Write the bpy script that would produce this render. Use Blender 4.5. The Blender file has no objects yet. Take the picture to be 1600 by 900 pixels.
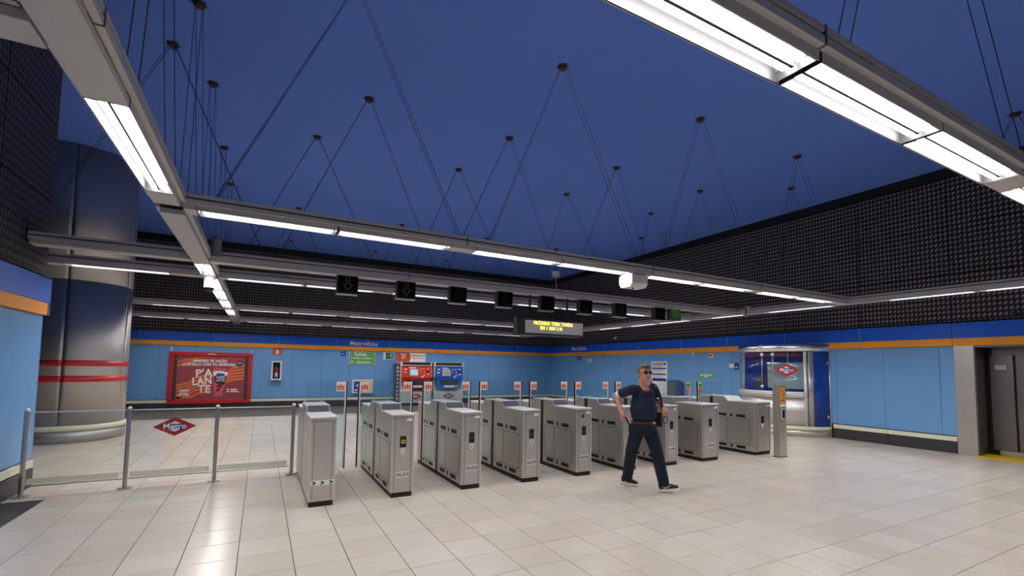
import bpy, bmesh, math, random
from mathutils import Vector, Matrix
PI = math.pi
random.seed(7)
SC = bpy.context.scene
COL = SC.collection
# ------------------------------------------------------------------ camera
cd = bpy.data.cameras.new('camera'); cam = bpy.data.objects.new('camera', cd); COL.objects.link(cam)
cd.sensor_width = 36.0; cd.lens = 729.59 / 1600 * 36; cd.shift_y = (527.67 - 450) / 1600
cd.clip_start = 0.05; cd.clip_end = 200
RX = (0.88098, -0.47290, 0.015505); UP = (-0.044019, -0.049288, 0.997814); FW = (0.471102, 0.879736, 0.064238)
m = Matrix(((RX[0], UP[0], -FW[0], 0), (RX[1], UP[1], -FW[1], 0), (RX[2], UP[2], -FW[2], 1.55), (0, 0, 0, 1)))
cam.matrix_world = m
SC.camera = cam
# ------------------------------------------------------------------ world, exposure
w = bpy.data.worlds.new('world'); SC.world = w; w.use_nodes = True
w.node_tree.nodes['Background'].inputs[0].default_value = (0.5, 0.55, 0.7, 1)
w.node_tree.nodes['Background'].inputs[1].default_value = 0.02
SC.view_settings.view_transform = 'Standard'; SC.view_settings.look = 'None'
SC.view_settings.exposure = 2.0; SC.view_settings.gamma = 1.0
LAMP = 12.5          # strength of the fluorescent tubes
LAMPCOL = (1.0, 0.975, 0.95, 1)

# ------------------------------------------------------------------ materials
def srgb(r, g, b):
    f = lambda c: (c / 255 / 12.92) if c / 255 <= 0.04045 else ((c / 255 + 0.055) / 1.055) ** 2.4
    return (f(r), f(g), f(b), 1)
class NT:
    def __init__(s, name):
        s.m = bpy.data.materials.new(name); s.m.use_nodes = True
        s.t = s.m.node_tree; s.p = s.t.nodes['Principled BSDF']; s.o = s.t.nodes['Material Output']
    def n(s, typ, **k):
        x = s.t.nodes.new('ShaderNode' + typ)
        for a, b in k.items():
            if a in x.inputs.keys(): x.inputs[a].default_value = b
            else: setattr(x, a, b)
        return x
    def l(s, a, b): s.t.links.new(a, b)
    def math(s, op, a, b=None):
        x = s.n('Math', operation=op)
        for i, v in enumerate((a, b)):
            if v is None: continue
            if isinstance(v, (int, float)): x.inputs[i].default_value = v
            else: s.l(v, x.inputs[i])
        return x.outputs[0]
def mat(name, col, rough=0.5, metal=0.0, var=0.08, scale=6.0, emit=0.0, coat=0.0, bump=0.0, stretch=None, ecol=None):
    k = NT(name); p = k.p
    tc = k.n('TexCoord'); nz = k.n('TexNoise', Scale=scale, Detail=4.0)
    if stretch:
        mp = k.n('Mapping'); mp.inputs['Scale'].default_value = stretch
        k.l(tc.outputs['Object'], mp.inputs[0]); k.l(mp.outputs[0], nz.inputs['Vector'])
    else: k.l(tc.outputs['Object'], nz.inputs['Vector'])
    mx = k.n('Mix', data_type='RGBA'); a = [c * (1 - var) for c in col[:3]] + [1]; b = [min(1, c * (1 + var)) for c in col[:3]] + [1]
    mx.inputs[6].default_value = a; mx.inputs[7].default_value = b
    k.l(nz.outputs[0], mx.inputs[0]); k.l(mx.outputs[2], p.inputs['Base Color'])
    mr = k.n('MapRange'); mr.inputs[3].default_value = max(0.02, rough * 0.85); mr.inputs[4].default_value = min(1, rough * 1.15)
    k.l(nz.outputs[0], mr.inputs[0]); k.l(mr.outputs[0], p.inputs['Roughness'])
    p.inputs['Metallic'].default_value = metal; p.inputs['Coat Weight'].default_value = coat
    if bump:
        bp = k.n('Bump', Strength=bump, Distance=0.01); k.l(nz.outputs[0], bp.inputs['Height']); k.l(bp.outputs[0], p.inputs['Normal'])
    if emit:
        p.inputs['Emission Color'].default_value = ecol or col; p.inputs['Emission Strength'].default_value = emit
    return k.m
def brushed(name, col, rough, stretch=(60, 60, 1.5), var=0.12, metal=1.0, grime=0.25, rv=0.25):
    k = NT(name); p = k.p; tc = k.n('TexCoord')
    mp = k.n('Mapping'); mp.inputs['Scale'].default_value = stretch; k.l(tc.outputs['Object'], mp.inputs[0])
    nz = k.n('TexNoise', Scale=4.0, Detail=6.0); k.l(mp.outputs[0], nz.inputs['Vector'])
    n2 = k.n('TexNoise', Scale=2.2, Detail=5.0, Roughness=0.65); k.l(tc.outputs['Object'], n2.inputs['Vector'])
    oi = k.n('ObjectInfo')
    mx = k.n('Mix', data_type='RGBA'); mx.inputs[6].default_value = [c * (1 - var) for c in col[:3]] + [1]; mx.inputs[7].default_value = [min(1, c * (1 + var)) for c in col[:3]] + [1]
    k.l(nz.outputs[0], mx.inputs[0])
    m2 = k.n('Mix', data_type='RGBA', blend_type='MULTIPLY'); m2.inputs[0].default_value = grime
    k.l(mx.outputs[2], m2.inputs[6]); k.l(n2.outputs[0], m2.inputs[7]); k.l(m2.outputs[2], p.inputs['Base Color'])
    mr = k.n('MapRange'); mr.inputs[3].default_value = rough * (1 - rv); mr.inputs[4].default_value = rough * (1 + rv)
    k.l(n2.outputs[0], mr.inputs[0]); k.l(mr.outputs[0], p.inputs['Roughness'])
    p.inputs['Metallic'].default_value = metal
    bp = k.n('Bump', Strength=0.04, Distance=0.0004); k.l(nz.outputs[0], bp.inputs['Height']); k.l(bp.outputs[0], p.inputs['Normal'])
    return k.m
def emis(name, col, st):
    k = NT(name); e = k.n('Emission', Strength=st); e.inputs[0].default_value = col; k.l(e.outputs[0], k.o.inputs[0]); k.m.cycles.emission_sampling = 'AUTO'
    return k.m
def glass(name, tint, refl=1.0, op=0.0):
    k = NT(name); tr = k.n('BsdfTransparent'); tr.inputs[0].default_value = tint
    gl = k.n('BsdfGlossy', Roughness=0.03); lw = k.n('LayerWeight', Blend=0.5); mx = k.n('MixShader')
    k.l(k.math('MULTIPLY', k.math('ADD', k.math('MULTIPLY', k.math('POWER', lw.outputs['Facing'], 5.0), .75), 0.035), refl), mx.inputs[0]); k.l(tr.outputs[0], mx.inputs[1]); k.l(gl.outputs[0], mx.inputs[2])
    if op:
        df = k.n('BsdfDiffuse'); df.inputs[0].default_value = (tint[0], tint[1], tint[2], 1); m2 = k.n('MixShader'); m2.inputs[0].default_value = op
        k.l(mx.outputs[0], m2.inputs[1]); k.l(df.outputs[0], m2.inputs[2]); k.l(m2.outputs[0], k.o.inputs[0])
    else: k.l(mx.outputs[0], k.o.inputs[0])
    return k.m
def tile_mat():
    k = NT('beige_terrazzo_tile'); p = k.p; ge = k.n('NewGeometry'); oi = k.n('ObjectInfo')
    r = k.math('FRACT', k.math('ADD', ge.outputs['Random Per Island'], oi.outputs['Random']))
    n1 = k.n('TexNoise', Scale=1.1, Detail=6.0, Roughness=0.6); n2 = k.n('TexNoise', Scale=40.0, Detail=3.0)
    mp = k.n('Mapping'); mp.inputs['Scale'].default_value = (1.0, 5.0, 1.0); n3 = k.n('TexNoise', Scale=2.5, Detail=5.0)
    k.l(ge.outputs['Position'], n1.inputs['Vector']); k.l(ge.outputs['Position'], n2.inputs['Vector']); k.l(ge.outputs['Position'], mp.inputs[0]); k.l(mp.outputs[0], n3.inputs['Vector'])
    cr = k.n('ValToRGB'); cr.color_ramp.elements[0].color = srgb(216, 203, 185); cr.color_ramp.elements[1].color = srgb(225, 214, 199)
    e = cr.color_ramp.elements.new(0.5); e.color = srgb(221, 209, 193)
    k.l(r, cr.inputs[0])
    f = k.math('ADD', k.math('MULTIPLY', n1.outputs[0], 0.5), k.math('ADD', k.math('MULTIPLY', n3.outputs[0], 0.35), k.math('MULTIPLY', n2.outputs[0], 0.15)))
    mr = k.n('MapRange'); mr.inputs[1].default_value = 0.3; mr.inputs[2].default_value = 0.7; mr.inputs[3].default_value = 0.94; mr.inputs[4].default_value = 1.06
    k.l(f, mr.inputs[0])
    mx = k.n('Mix', data_type='RGBA', blend_type='MULTIPLY'); mx.inputs[0].default_value = 1.0
    k.l(cr.outputs[0], mx.inputs[6]); k.l(mr.outputs[0], mx.inputs[7]); k.l(mx.outputs[2], p.inputs['Base Color'])
    m2 = k.n('MapRange'); m2.inputs[3].default_value = 0.20; m2.inputs[4].default_value = 0.27; k.l(n1.outputs[0], m2.inputs[0]); k.l(m2.outputs[0], p.inputs['Roughness'])
    p.inputs['IOR'].default_value = 1.45
    return k.m
def mesh_mat(name, axis, hi=0.8):
    # expanded metal sheet: open lozenges with a thin raised strand net
    k = NT(name); p = k.p; ge = k.n('NewGeometry'); sp = k.n('SeparateXYZ'); k.l(ge.outputs['Position'], sp.inputs[0])
    u = k.math('MULTIPLY', sp.outputs[axis], PI / 0.075); v = k.math('MULTIPLY', sp.outputs[2], PI / 0.10)
    a = k.math('SINE', k.math('ADD', u, v)); b = k.math('SINE', k.math('SUBTRACT', u, v))
    q = k.math('MULTIPLY', a, b); ab = k.math('ABSOLUTE', q)
    st = k.math('LESS_THAN', ab, 0.16)
    slash = k.math('GREATER_THAN', a, 0.35)
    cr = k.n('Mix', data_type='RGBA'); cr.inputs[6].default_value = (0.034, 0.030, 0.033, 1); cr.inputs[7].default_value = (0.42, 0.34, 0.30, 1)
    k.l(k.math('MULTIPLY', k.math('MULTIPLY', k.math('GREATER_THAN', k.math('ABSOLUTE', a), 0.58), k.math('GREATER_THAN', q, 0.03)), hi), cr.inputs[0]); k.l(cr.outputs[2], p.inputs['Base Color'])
    p.inputs['Roughness'].default_value = 0.5; p.inputs['Metallic'].default_value = 0.3; p.inputs['Specular IOR Level'].default_value = 0.3
    bp = k.n('Bump', Strength=0.7, Distance=0.01); k.l(ab, bp.inputs['Height']); bp.invert = True; k.l(bp.outputs[0], p.inputs['Normal'])
    return k.m
def perf_mat():
    k = NT('perforated_steel'); p = k.p; tc = k.n('TexCoord'); sp = k.n('SeparateXYZ'); k.l(tc.outputs['UV'], sp.inputs[0])
    a = k.math('SINE', k.math('MULTIPLY', sp.outputs[0], PI / 0.03)); b = k.math('SINE', k.math('MULTIPLY', sp.outputs[1], PI / 0.03))
    h = k.math('GREATER_THAN', k.math('MULTIPLY', a, b), 0.55)
    cr = k.n('Mix', data_type='RGBA'); cr.inputs[6].default_value = (0.72, 0.70, 0.68, 1); cr.inputs[7].default_value = (0.32, 0.3, 0.29, 1)
    k.l(h, cr.inputs[0]); k.l(cr.outputs[2], p.inputs['Base Color']); p.inputs['Metallic'].default_value = 0.85; p.inputs['Roughness'].default_value = 0.42
    return k.m
def ceil_mat():
    k = NT('blue_painted_ceiling'); p = k.p; ge = k.n('NewGeometry'); n1 = k.n('TexNoise', Scale=0.5, Detail=6.0, Roughness=0.6); n2 = k.n('TexNoise', Scale=9.0, Detail=5.0, Roughness=0.7)
    k.l(ge.outputs['Position'], n1.inputs['Vector']); k.l(ge.outputs['Position'], n2.inputs['Vector'])
    mx = k.n('Mix', data_type='RGBA'); mx.inputs[6].default_value = (0.110, 0.215, 0.69, 1); mx.inputs[7].default_value = (0.135, 0.255, 0.78, 1)
    f = k.math('ADD', k.math('MULTIPLY', n1.outputs[0], 0.6), k.math('MULTIPLY', n2.outputs[0], 0.4)); k.l(f, mx.inputs[0])
    k.l(mx.outputs[2], p.inputs['Base Color']); p.inputs['Roughness'].default_value = 0.8; p.inputs['Specular IOR Level'].default_value = 0.2
    return k.m

M = {}
M['tile'] = tile_mat(); M['ceil'] = ceil_mat()
M['meshx'] = mesh_mat('black_expanded_metal_long_wall', 1); M['meshy'] = mesh_mat('black_expanded_metal_end_wall', 0); M['meshd'] = mesh_mat('shaded_expanded_metal', 1, 0.3)  # last one: same mesh for the left wall, its weaker light painted in as darker strands
M['grout'] = mat('tile_joint', srgb(96, 90, 84), 0.8)
M['dark_tile'] = mat('dark_granite', srgb(48, 44, 48), 0.35, var=0.2, scale=60)
M['panel'] = mat('light_blue_lacquer_panel', srgb(110, 162, 214), 0.32, var=0.04, scale=1.2)
M['band'] = mat('deep_blue_gloss_band', srgb(6, 96, 214), 0.33, var=0.05, scale=1.5)
M['orange'] = mat('orange_stripe', srgb(255, 162, 36), 0.38, var=0.04)
M['joint'] = mat('pale_joint_line', srgb(120, 160, 215), 0.4)
M['jointd'] = mat('panel_gap', srgb(60, 96, 150), 0.6)
M['dark'] = mat('black_trim', srgb(22, 22, 24), 0.5)
M['base'] = mat('dark_grey_skirting', srgb(58, 56, 58), 0.4)
M['cream'] = mat('photoluminescent_cream_strip', srgb(232, 230, 205), 0.5, var=0.03)
M['steel'] = brushed('brushed_stainless_steel', (0.68, 0.635, 0.59, 1), 0.33, metal=0.82)
M['steel_top'] = brushed('bright_stainless_top', (0.86, 0.84, 0.82, 1), 0.45, stretch=(2, 60, 60), metal=0.6, grime=.1)
M['steel_col'] = brushed('column_stainless_steel', (0.50, 0.48, 0.465, 1), 0.52, stretch=(2, 2, 30), grime=0.06, rv=.04, var=.05)
M['steel_dk'] = brushed('dark_elevator_steel', (0.26, 0.235, 0.22, 1), 0.33)
M['steel_post'] = brushed('tubular_steel', (0.50, 0.48, 0.46, 1), 0.3, grime=.1)
M['canopy'] = brushed('polished_canopy_steel', (0.86, 0.84, 0.82, 1), 0.26, stretch=(1, 1, 30), grime=0.05)
M['groove'] = mat('shadow_groove', srgb(70, 64, 60), 0.6)
M['black'] = mat('black_rubber', srgb(20, 19, 20), 0.55)
M['blackglass'] = mat('black_display_glass', srgb(12, 14, 20), 0.12, var=0.02)
M['slope'] = mat('grey_reader_plastic', srgb(88, 86, 94), 0.4)
M['slope_lt'] = mat('pale_reader_plastic', srgb(205, 203, 198), 0.45)
M['white'] = mat('white_plastic', srgb(225, 222, 216), 0.45, var=0.03)
M['offwhite'] = mat('off_white_housing', srgb(205, 202, 192), 0.5, var=0.03)
M['beam'] = mat('light_grey_beam_paint', srgb(180, 176, 174), 0.42, var=0.05, metal=0.0)
M['gunmetal'] = mat('grey_speaker_shell', srgb(122, 118, 116), 0.5)
M['beamd'] = mat('beam_groove', srgb(62, 60, 64), 0.6)
M['refl'] = mat('lamp_reflector', srgb(72, 71, 74), 0.5, var=0.04)
M['reflw'] = mat('lamp_inner_side', srgb(44, 43, 46), 0.5, var=.04)
M['spine'] = mat('lamp_spine', srgb(58, 56, 58), 0.6, var=.04)
M['tube'] = emis('fluorescent_tube', LAMPCOL, LAMP)
M['cable'] = mat('dark_steel_cable', srgb(40, 42, 60), 0.5)
M['rosette'] = mat('rusty_ceiling_anchor', srgb(62, 44, 42), 0.85, var=0.4, scale=30)
M['flapglass'] = glass('gate_glass', (0.90, 0.965, 0.965, 1), 0.9, 0.012)
M['fenceglass'] = glass('barrier_glass', (0.968, 0.985, 0.975, 1), 0.8, 0.008)
M['boothglass'] = glass('booth_glass', (0.86, 0.92, 0.97, 1), 1.0)
M['red'] = mat('red_enamel', srgb(196, 32, 36), 0.35)
M['logored'] = mat('logo_red', srgb(176, 34, 40), 0.5)
M['logoblue'] = mat('logo_blue', srgb(26, 52, 140), 0.5)
M['signw'] = mat('white_print', srgb(240, 238, 235), 0.55, var=0.02)
M['green'] = mat('sign_green', srgb(102, 172, 96), 0.5)
M['dkgreen'] = mat('exit_green', srgb(8, 96, 62), 0.5)
M['midblue'] = mat('sign_blue', srgb(28, 84, 180), 0.5)
M['txt'] = mat('dark_print', srgb(40, 40, 38), 0.6)
M['pict'] = mat('pictogram_orange_red', srgb(214, 78, 44), 0.5)
M['peach'] = mat('pictogram_peach', srgb(246, 214, 190), 0.5)
M['lime'] = mat('lime_green_sign', srgb(170, 210, 60), 0.5)
M['yellow'] = mat('yellow_tactile', srgb(232, 196, 20), 0.6)
M['amber'] = mat('amber_symbol_plate', srgb(232, 150, 30), 0.5)
M['led'] = emis('amber_led', (1.0, 0.80, 0.06, 1), 0.6)
M['ledg'] = emis('dim_green_led', (0.16, 0.22, 0.10, 1), 0.045)
M['ledy'] = emis('yellow_arrow_led', (0.75, 0.80, 0.05, 1), 0.22)
M['screen'] = mat('grey_matrix_screen', srgb(128, 126, 130), 0.4, emit=.14)
M['grenscr'] = mat('green_sign_print', srgb(70, 120, 62), 0.5, var=0.25, scale=25)
M['boothblue'] = mat('booth_blue_panel', srgb(14, 62, 160), 0.25, var=0.06, coat=0.3)
M['board'] = mat('white_board', srgb(214, 220, 214), 0.5, var=0.02)
M['perf'] = perf_mat()

# ------------------------------------------------------------------ geometry helpers
def box(bm, x0, x1, y0, y1, z0, z1, bev=0.0):
    r = bmesh.ops.create_cube(bm, size=1.0); vs = r['verts']
    for v in vs: v.co = Vector(((x0 + x1) / 2 + v.co.x * (x1 - x0), (y0 + y1) / 2 + v.co.y * (y1 - y0), (z0 + z1) / 2 + v.co.z * (z1 - z0)))
    if bev:
        es = set(e for v in vs for e in v.link_edges)
        bmesh.ops.bevel(bm, geom=list(es), offset=bev, segments=1, affect='EDGES')
    return vs
def tube(bm, a, b, r, n=8, r2=None):
    a, b = Vector(a), Vector(b); d = b - a
    if d.length < 1e-6: return
    q = d.to_track_quat('Z', 'Y').to_matrix().to_4x4()
    bmesh.ops.create_cone(bm, cap_ends=True, segments=n, radius1=r, radius2=r if r2 is None else r2, depth=d.length, matrix=Matrix.Translation((a + b) / 2) @ q)
def prism(bm, pts, axis, a0, a1):
    # pts: outline in the plane across `axis`
    def P(p, a):
        return {0: (a, p[0], p[1]), 1: (p[0], a, p[1]), 2: (p[0], p[1], a)}[axis]
    v0 = [bm.verts.new(P(p, a0)) for p in pts]; v1 = [bm.verts.new(P(p, a1)) for p in pts]
    bm.faces.new(v0); bm.faces.new(v1[::-1]); n = len(pts)
    for i in range(n): bm.faces.new((v0[i], v1[i], v1[(i + 1) % n], v0[(i + 1) % n]))
def arc(bm, cx, cy, r0, r1, a0, a1, z0, z1, n=24, uv=False):
    ring = []
    for i in range(n + 1):
        t = math.radians(a0 + (a1 - a0) * i / n); c, s = math.cos(t), math.sin(t)
        ring.append([bm.verts.new((cx + r * c, cy + r * s, z)) for r, z in ((r0, z0), (r1, z0), (r1, z1), (r0, z1))])
    L = bm.loops.layers.uv.verify() if uv else None
    for i in range(n):
        for k in range(4):
            f = bm.faces.new((ring[i][k], ring[i][(k + 1) % 4], ring[i + 1][(k + 1) % 4], ring[i + 1][k]))
            if uv:
                R = r1 * math.radians(a1 - a0)
                for lp in f.loops:
                    u = (i if lp.vert in ring[i] else i + 1) / n * R; lp[L].uv = (u, lp.vert.co.z)
    bm.faces.new(ring[0][::-1]); bm.faces.new(ring[n])
def BM(): return bmesh.new()
def obj(name, bm, mt, parent=None, smooth=False, loc=None, rot=None, label=None):
    bmesh.ops.recalc_face_normals(bm, faces=bm.faces)
    me = bpy.data.meshes.new(name); bm.to_mesh(me); bm.free()
    if smooth:
        for p in me.polygons: p.use_smooth = True
    me.materials.append(mt); o = bpy.data.objects.new(name, me); COL.objects.link(o)
    if parent: o.parent = parent
    if loc: o.location = loc
    if rot: o.rotation_euler = rot
    if label: o['label'] = label
    return o
def bx(name, mt, parent, *d, bev=0.0, label=None):
    b = BM(); box(b, *d, bev=bev); return obj(name, b, mt, parent, label=label)
def thing(name, label, cat, loc=(0, 0, 0), rz=0.0, group=None):
    o = bpy.data.objects.new(name, None); COL.objects.link(o); o.location = loc; o.rotation_euler = (0, 0, rz); o.empty_display_size = 0.1
    o['label'] = label; o['category'] = cat
    if group: o['group'] = group
    return o
def struct(name, label=None, cat=None):
    o = bpy.data.objects.new(name, None); COL.objects.link(o); o['kind'] = 'structure'
    if label: o['label'] = label
    if cat: o['category'] = cat
    return o
def text(name, body, size, loc, rot, mt, parent, align='CENTER', bold=0.0, ext=0.0015, sx=1.0):
    if body[0] == '~':      # print too small to read in the photograph: a line of word-long strokes
        ws = [int(q) for q in body[1:].split()]; tot = (sum(ws) + len(ws) - 1) * size * .52 * sx; x = -tot / 2; b = BM()
        for q in ws: box(b, x, x + q * size * .52 * sx, -size * .26, size * .26, 0, ext); x += (q + 1) * size * .52 * sx
        return obj('print_line', b, mt, parent, loc=loc, rot=rot)
    c = bpy.data.curves.new(name, 'FONT'); c.body = body; c.size = size; c.align_x = align; c.align_y = 'CENTER'; c.offset = bold; c.extrude = ext; c.resolution_u = 3; c.space_character = 1.07 if bold else 1.0
    t = bpy.data.objects.new('t', c); COL.objects.link(t); dg = bpy.context.evaluated_depsgraph_get(); dg.update()
    me = bpy.data.meshes.new_from_object(t.evaluated_get(dg)); bpy.data.objects.remove(t)
    me.materials.clear(); me.materials.append(mt)
    if sx != 1.0:
        for v in me.vertices: v.co.x *= sx
    o = bpy.data.objects.new(name, me); COL.objects.link(o); o.parent = parent; o.location = loc; o.rotation_euler = rot
    return o
def copy_tree(o, parent=None):
    c = o.copy(); COL.objects.link(c); c.parent = parent
    for ch in list(o.children): copy_tree(ch, c)
    return c
RB = (PI / 2, 0, 0)              # print on something that faces -Y
RR = (PI / 2, 0, -PI / 2)        # print on something that faces -X
ORD = ['first', 'second', 'third', 'fourth', 'fifth', 'sixth', 'seventh', 'eighth', 'ninth', 'tenth']

def diamond(parent, X, Y, Z, w, h, face, off=0.004):
    """the diamond shaped red and blue emblem with the word on the bar"""
    def flat(pts, d, mt, nm):
        b = BM()
        if face == 'y': prism(b, [(X + p[0], Z + p[1]) for p in pts], 1, Y - off * d, Y - off * (d - 1))
        else: prism(b, [(Y - p[0], Z + p[1]) for p in pts], 0, X - off * d, X - off * (d - 1))
        return obj(nm, b, mt, parent)
    a, c = w / 2, h / 2
    flat([(-a, 0), (0, -c), (a, 0), (0, c)], 1, M['logored'], 'emblem')
    flat([(-a * .56, 0), (0, -c * .56), (a * .56, 0), (0, c * .56)], 2, M['signw'], 'emblem_centre')
    flat([(-a * .52, -c * .28), (a * .52, -c * .28), (a * .52, c * .28), (-a * .52, c * .28)], 3, M['logoblue'], 'emblem_bar')
    if face == 'y': text('lettering', 'Metro', h * 0.40, (X, Y - off * 3.2, Z), RB, M['signw'], parent, bold=h * .012, ext=.0008, sx=.95)
    else: text('lettering', 'Metro', h * 0.33, (X - off * 3.2, Y, Z), RR, M['signw'], parent, bold=h * .008, ext=.0008, sx=.95)

# ------------------------------------------------------------------ room shell
XL, XR, YB, ZC = -2.45, 12.15, 18.75, 5.75
XFAR, YREAR = -9.0, -7.0
fl = struct('floor')
bx('floor_slab', M['grout'], fl, XFAR, 14.5, YREAR, YB + .3, -0.2, -0.006)
TS = 0.3925
tiles = []
i0, i1 = math.floor((XFAR + 0.098) / TS), math.ceil((XR + 0.098) / TS)
for i in range(i0, i1):
    x0 = -0.098 + TS * i
    for j in range(-10, 37):
        y0 = 4.01 + TS * (j - 7)
        if y0 > YB - 0.05 or y0 < -2.0: continue
        if x0 < XL - 0.1 and y0 < 7.7: continue
        x1, y1 = min(x0 + TS, XR), min(y0 + TS, YB)
        if x1 - x0 < .03 or y1 - y0 < .03: continue
        cx, cy = (x0 + x1) / 2, (y0 + y1) / 2
        dk = (x1 < -2.02 and y1 < 7.5)
        dep = 0.472 * cx + 0.8816 * cy; sx = 0.8816 * cx - 0.472 * cy
        inview = dep > 1.0 and abs(sx / dep) < 1.12 and dep > 2.65
        tiles.append((dep if inview else 999 + random.random(), x0, x1, y0, y1, dk))
tiles.sort()
g = 0.0032
tb = BM(); box(tb, g, TS - g, g, TS - g, -0.02, 0.0, bev=0.0015); proto = obj('tile', tb, M['tile'], fl); pm = proto.data
pmd = pm.copy(); pmd.materials.clear(); pmd.materials.append(M['dark_tile'])
first = True; cnt = 0; rest = BM(); restd = BM()
for d, x0, x1, y0, y1, dk in tiles:
    full = abs(x1 - x0 - TS) < 1e-4 and abs(y1 - y0 - TS) < 1e-4
    if cnt < 300 and full and d < 900:
        if first: o = proto; first = False
        else: o = proto.copy(); COL.objects.link(o); o.parent = fl
        if dk: o.data = pmd
        o.location = (x0, y0, random.uniform(-0.0004, 0.0004)); cnt += 1
    else:
        box(restd if dk else rest, x0 + g, x1 - g, y0 + g, y1 - g, -0.012, 0.0)
o = obj('tile_field', rest, M['tile'], fl); o['kind'] = 'stuff'
if len(restd.verts): o = obj('dark_tile_field', restd, M['dark_tile'], fl); o['kind'] = 'stuff'
else: restd.free()

ce = struct('ceiling')
bx('ceiling_slab', M['ceil'], ce, XFAR, 12.6, YREAR, YB + .3, ZC, ZC + 0.2)
bm = BM()
for x0, x1, y0, y1 in ((-2.6, 12.1, 13.0, 13.012), (3.0, 3.012, -5, 18.6), (-6, 12.1, 10.8, 10.812)): box(bm, x0, x1, y0, y1, ZC - .003, ZC + .01)

def panelled_wall(nm, face, pos, a_list, b_list, lo, hi, mesh_edges, rows=(2.60, 3.57, 4.55, 5.53), lab=None):
    """face 'y-' : wall plane Y=pos looking to -Y; 'x-' : plane X=pos looking to -X; 'x+' : X=pos looking to +X.
    a_list: joints of light panels, b_list: joints of the blue band, lo/hi: extent"""
    wl = struct(nm)
    sgn = -1 if face in ('y-', 'x-') else 1
    def B(name, mt, u0, u1, d0, d1, z0, z1, bev=0.0):
        p0, p1 = sorted((pos + sgn * d0, pos + sgn * d1))
        if face == 'y-': return bx(name, mt, wl, u0, u1, p0, p1, z0, z1, bev=bev)
        return bx(name, mt, wl, p0, p1, u0, u1, z0, z1, bev=bev)
    B('wall_core', M['dark'], lo, hi, -0.25, -0.03, 0, ZC)
    def seg(js):
        js = sorted([j for j in js if lo + .05 < j < hi - .05] + [lo, hi]); return list(zip(js[:-1], js[1:]))
    for a, b in seg(a_list): B('wall_panel', M['panel'], a + .003, b - .003, -0.03, 0.0, 0.345, 2.115, .002)
    for a, b in seg(a_list): B('panel_joint', M['jointd'], b - .003, b + .003, -0.03, -0.006, 0.345, 2.115)
    for a, b in seg(b_list):
        B('orange_strip', M['orange'], a + .002, b - .002, -0.03, 0.050, 2.12, 2.27, .003)
        B('band_panel', M['band'], a + .002, b - .002, -0.03, 0.060, 2.272, 2.575, .004)
        B('band_joint', M['joint'], b - .012, b + .004, -0.03, 0.063, 2.12, 2.575)
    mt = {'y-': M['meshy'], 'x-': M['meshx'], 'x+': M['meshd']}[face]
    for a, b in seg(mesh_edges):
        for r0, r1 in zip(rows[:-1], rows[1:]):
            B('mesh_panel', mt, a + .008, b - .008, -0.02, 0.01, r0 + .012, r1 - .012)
    B('top_trim', M['dark'], lo, hi, -0.03, 0.035, 5.54, ZC)
    return wl, B
backb = [-5.4, -3.44, -1.44, .54, 2.5, 4.48, 6.42, 8.39, 10.3]
wb, Bb = panelled_wall('wall_back', 'y-', YB, [0.03 + .985 * k for k in range(-9, 13)], backb, XFAR, XR, [-7.2, -5.4, -3.44, -1.44, .54, 2.5, 4.48, 6.42, 8.39, 10.3])
text('band_lettering', 'MetroEste', 0.235, (3.49, YB - .064, 2.39), RB, M['signw'], wb, bold=.005)
rightb = [16.73, 14.77, 12.79, 10.87, 9.13, 7.41, 5.67, 3.73, 1.8, -.1, -2, -4, -6]
# right wall: the light panels stop at the lift portal (Y 4.03) ; the booth hides the wall between 6.34 and 8.66
wr, Br = panelled_wall('wall_right', 'x-', XR, [5.24, 4.27] + [6.2 + .96 * k for k in range(13)], [b for b in rightb if b > 4.05], 4.035, YB, [b for b in rightb if b > 4.05])
text('band_lettering', 'MetroEste', 0.235, (XR - .064, 16.45, 2.42), RR, M['signw'], wr, bold=.005)
# right wall above and beside the lift
for a, b in ((1.8, 4.035), (-.1, 1.8), (-2, -.1), (-4, -2), (YREAR, -4)):
    bx('orange_strip', M['orange'], wr, XR - .05, XR + .03, a + .002, b - .002, 2.12, 2.27, bev=.003)
    bx('band_panel', M['band'], wr, XR - .06, XR + .03, a + .002, b - .002, 2.272, 2.575, bev=.004)
    for r0, r1 in ((2.6, 3.57), (3.57, 4.55), (4.55, 5.53)):
        bx('mesh_panel', M['meshx'], wr, XR - .01, XR + .02, a + .008, b - .008, r0 + .012, r1 - .012)
    if b < 2: bx('wall_panel', M['panel'], wr, XR, XR + .03, a + .003, b - .003, 0.345, 2.115)
bx('wall_core', M['dark'], wr, XR + .03, XR + .25, YREAR, 4.035, 2.12, ZC); bx('wall_core', M['dark'], wr, XR + .03, XR + .25, YREAR, 1.8, 0, 2.12)
bx('top_trim', M['dark'], wr, XR - .035, XR + .03, YREAR, 4.035, 5.54, ZC)
bx('air_grille', M['dark'], wr, XR - .02, XR, 2.4, 3.19, 2.63, 2.71)
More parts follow.
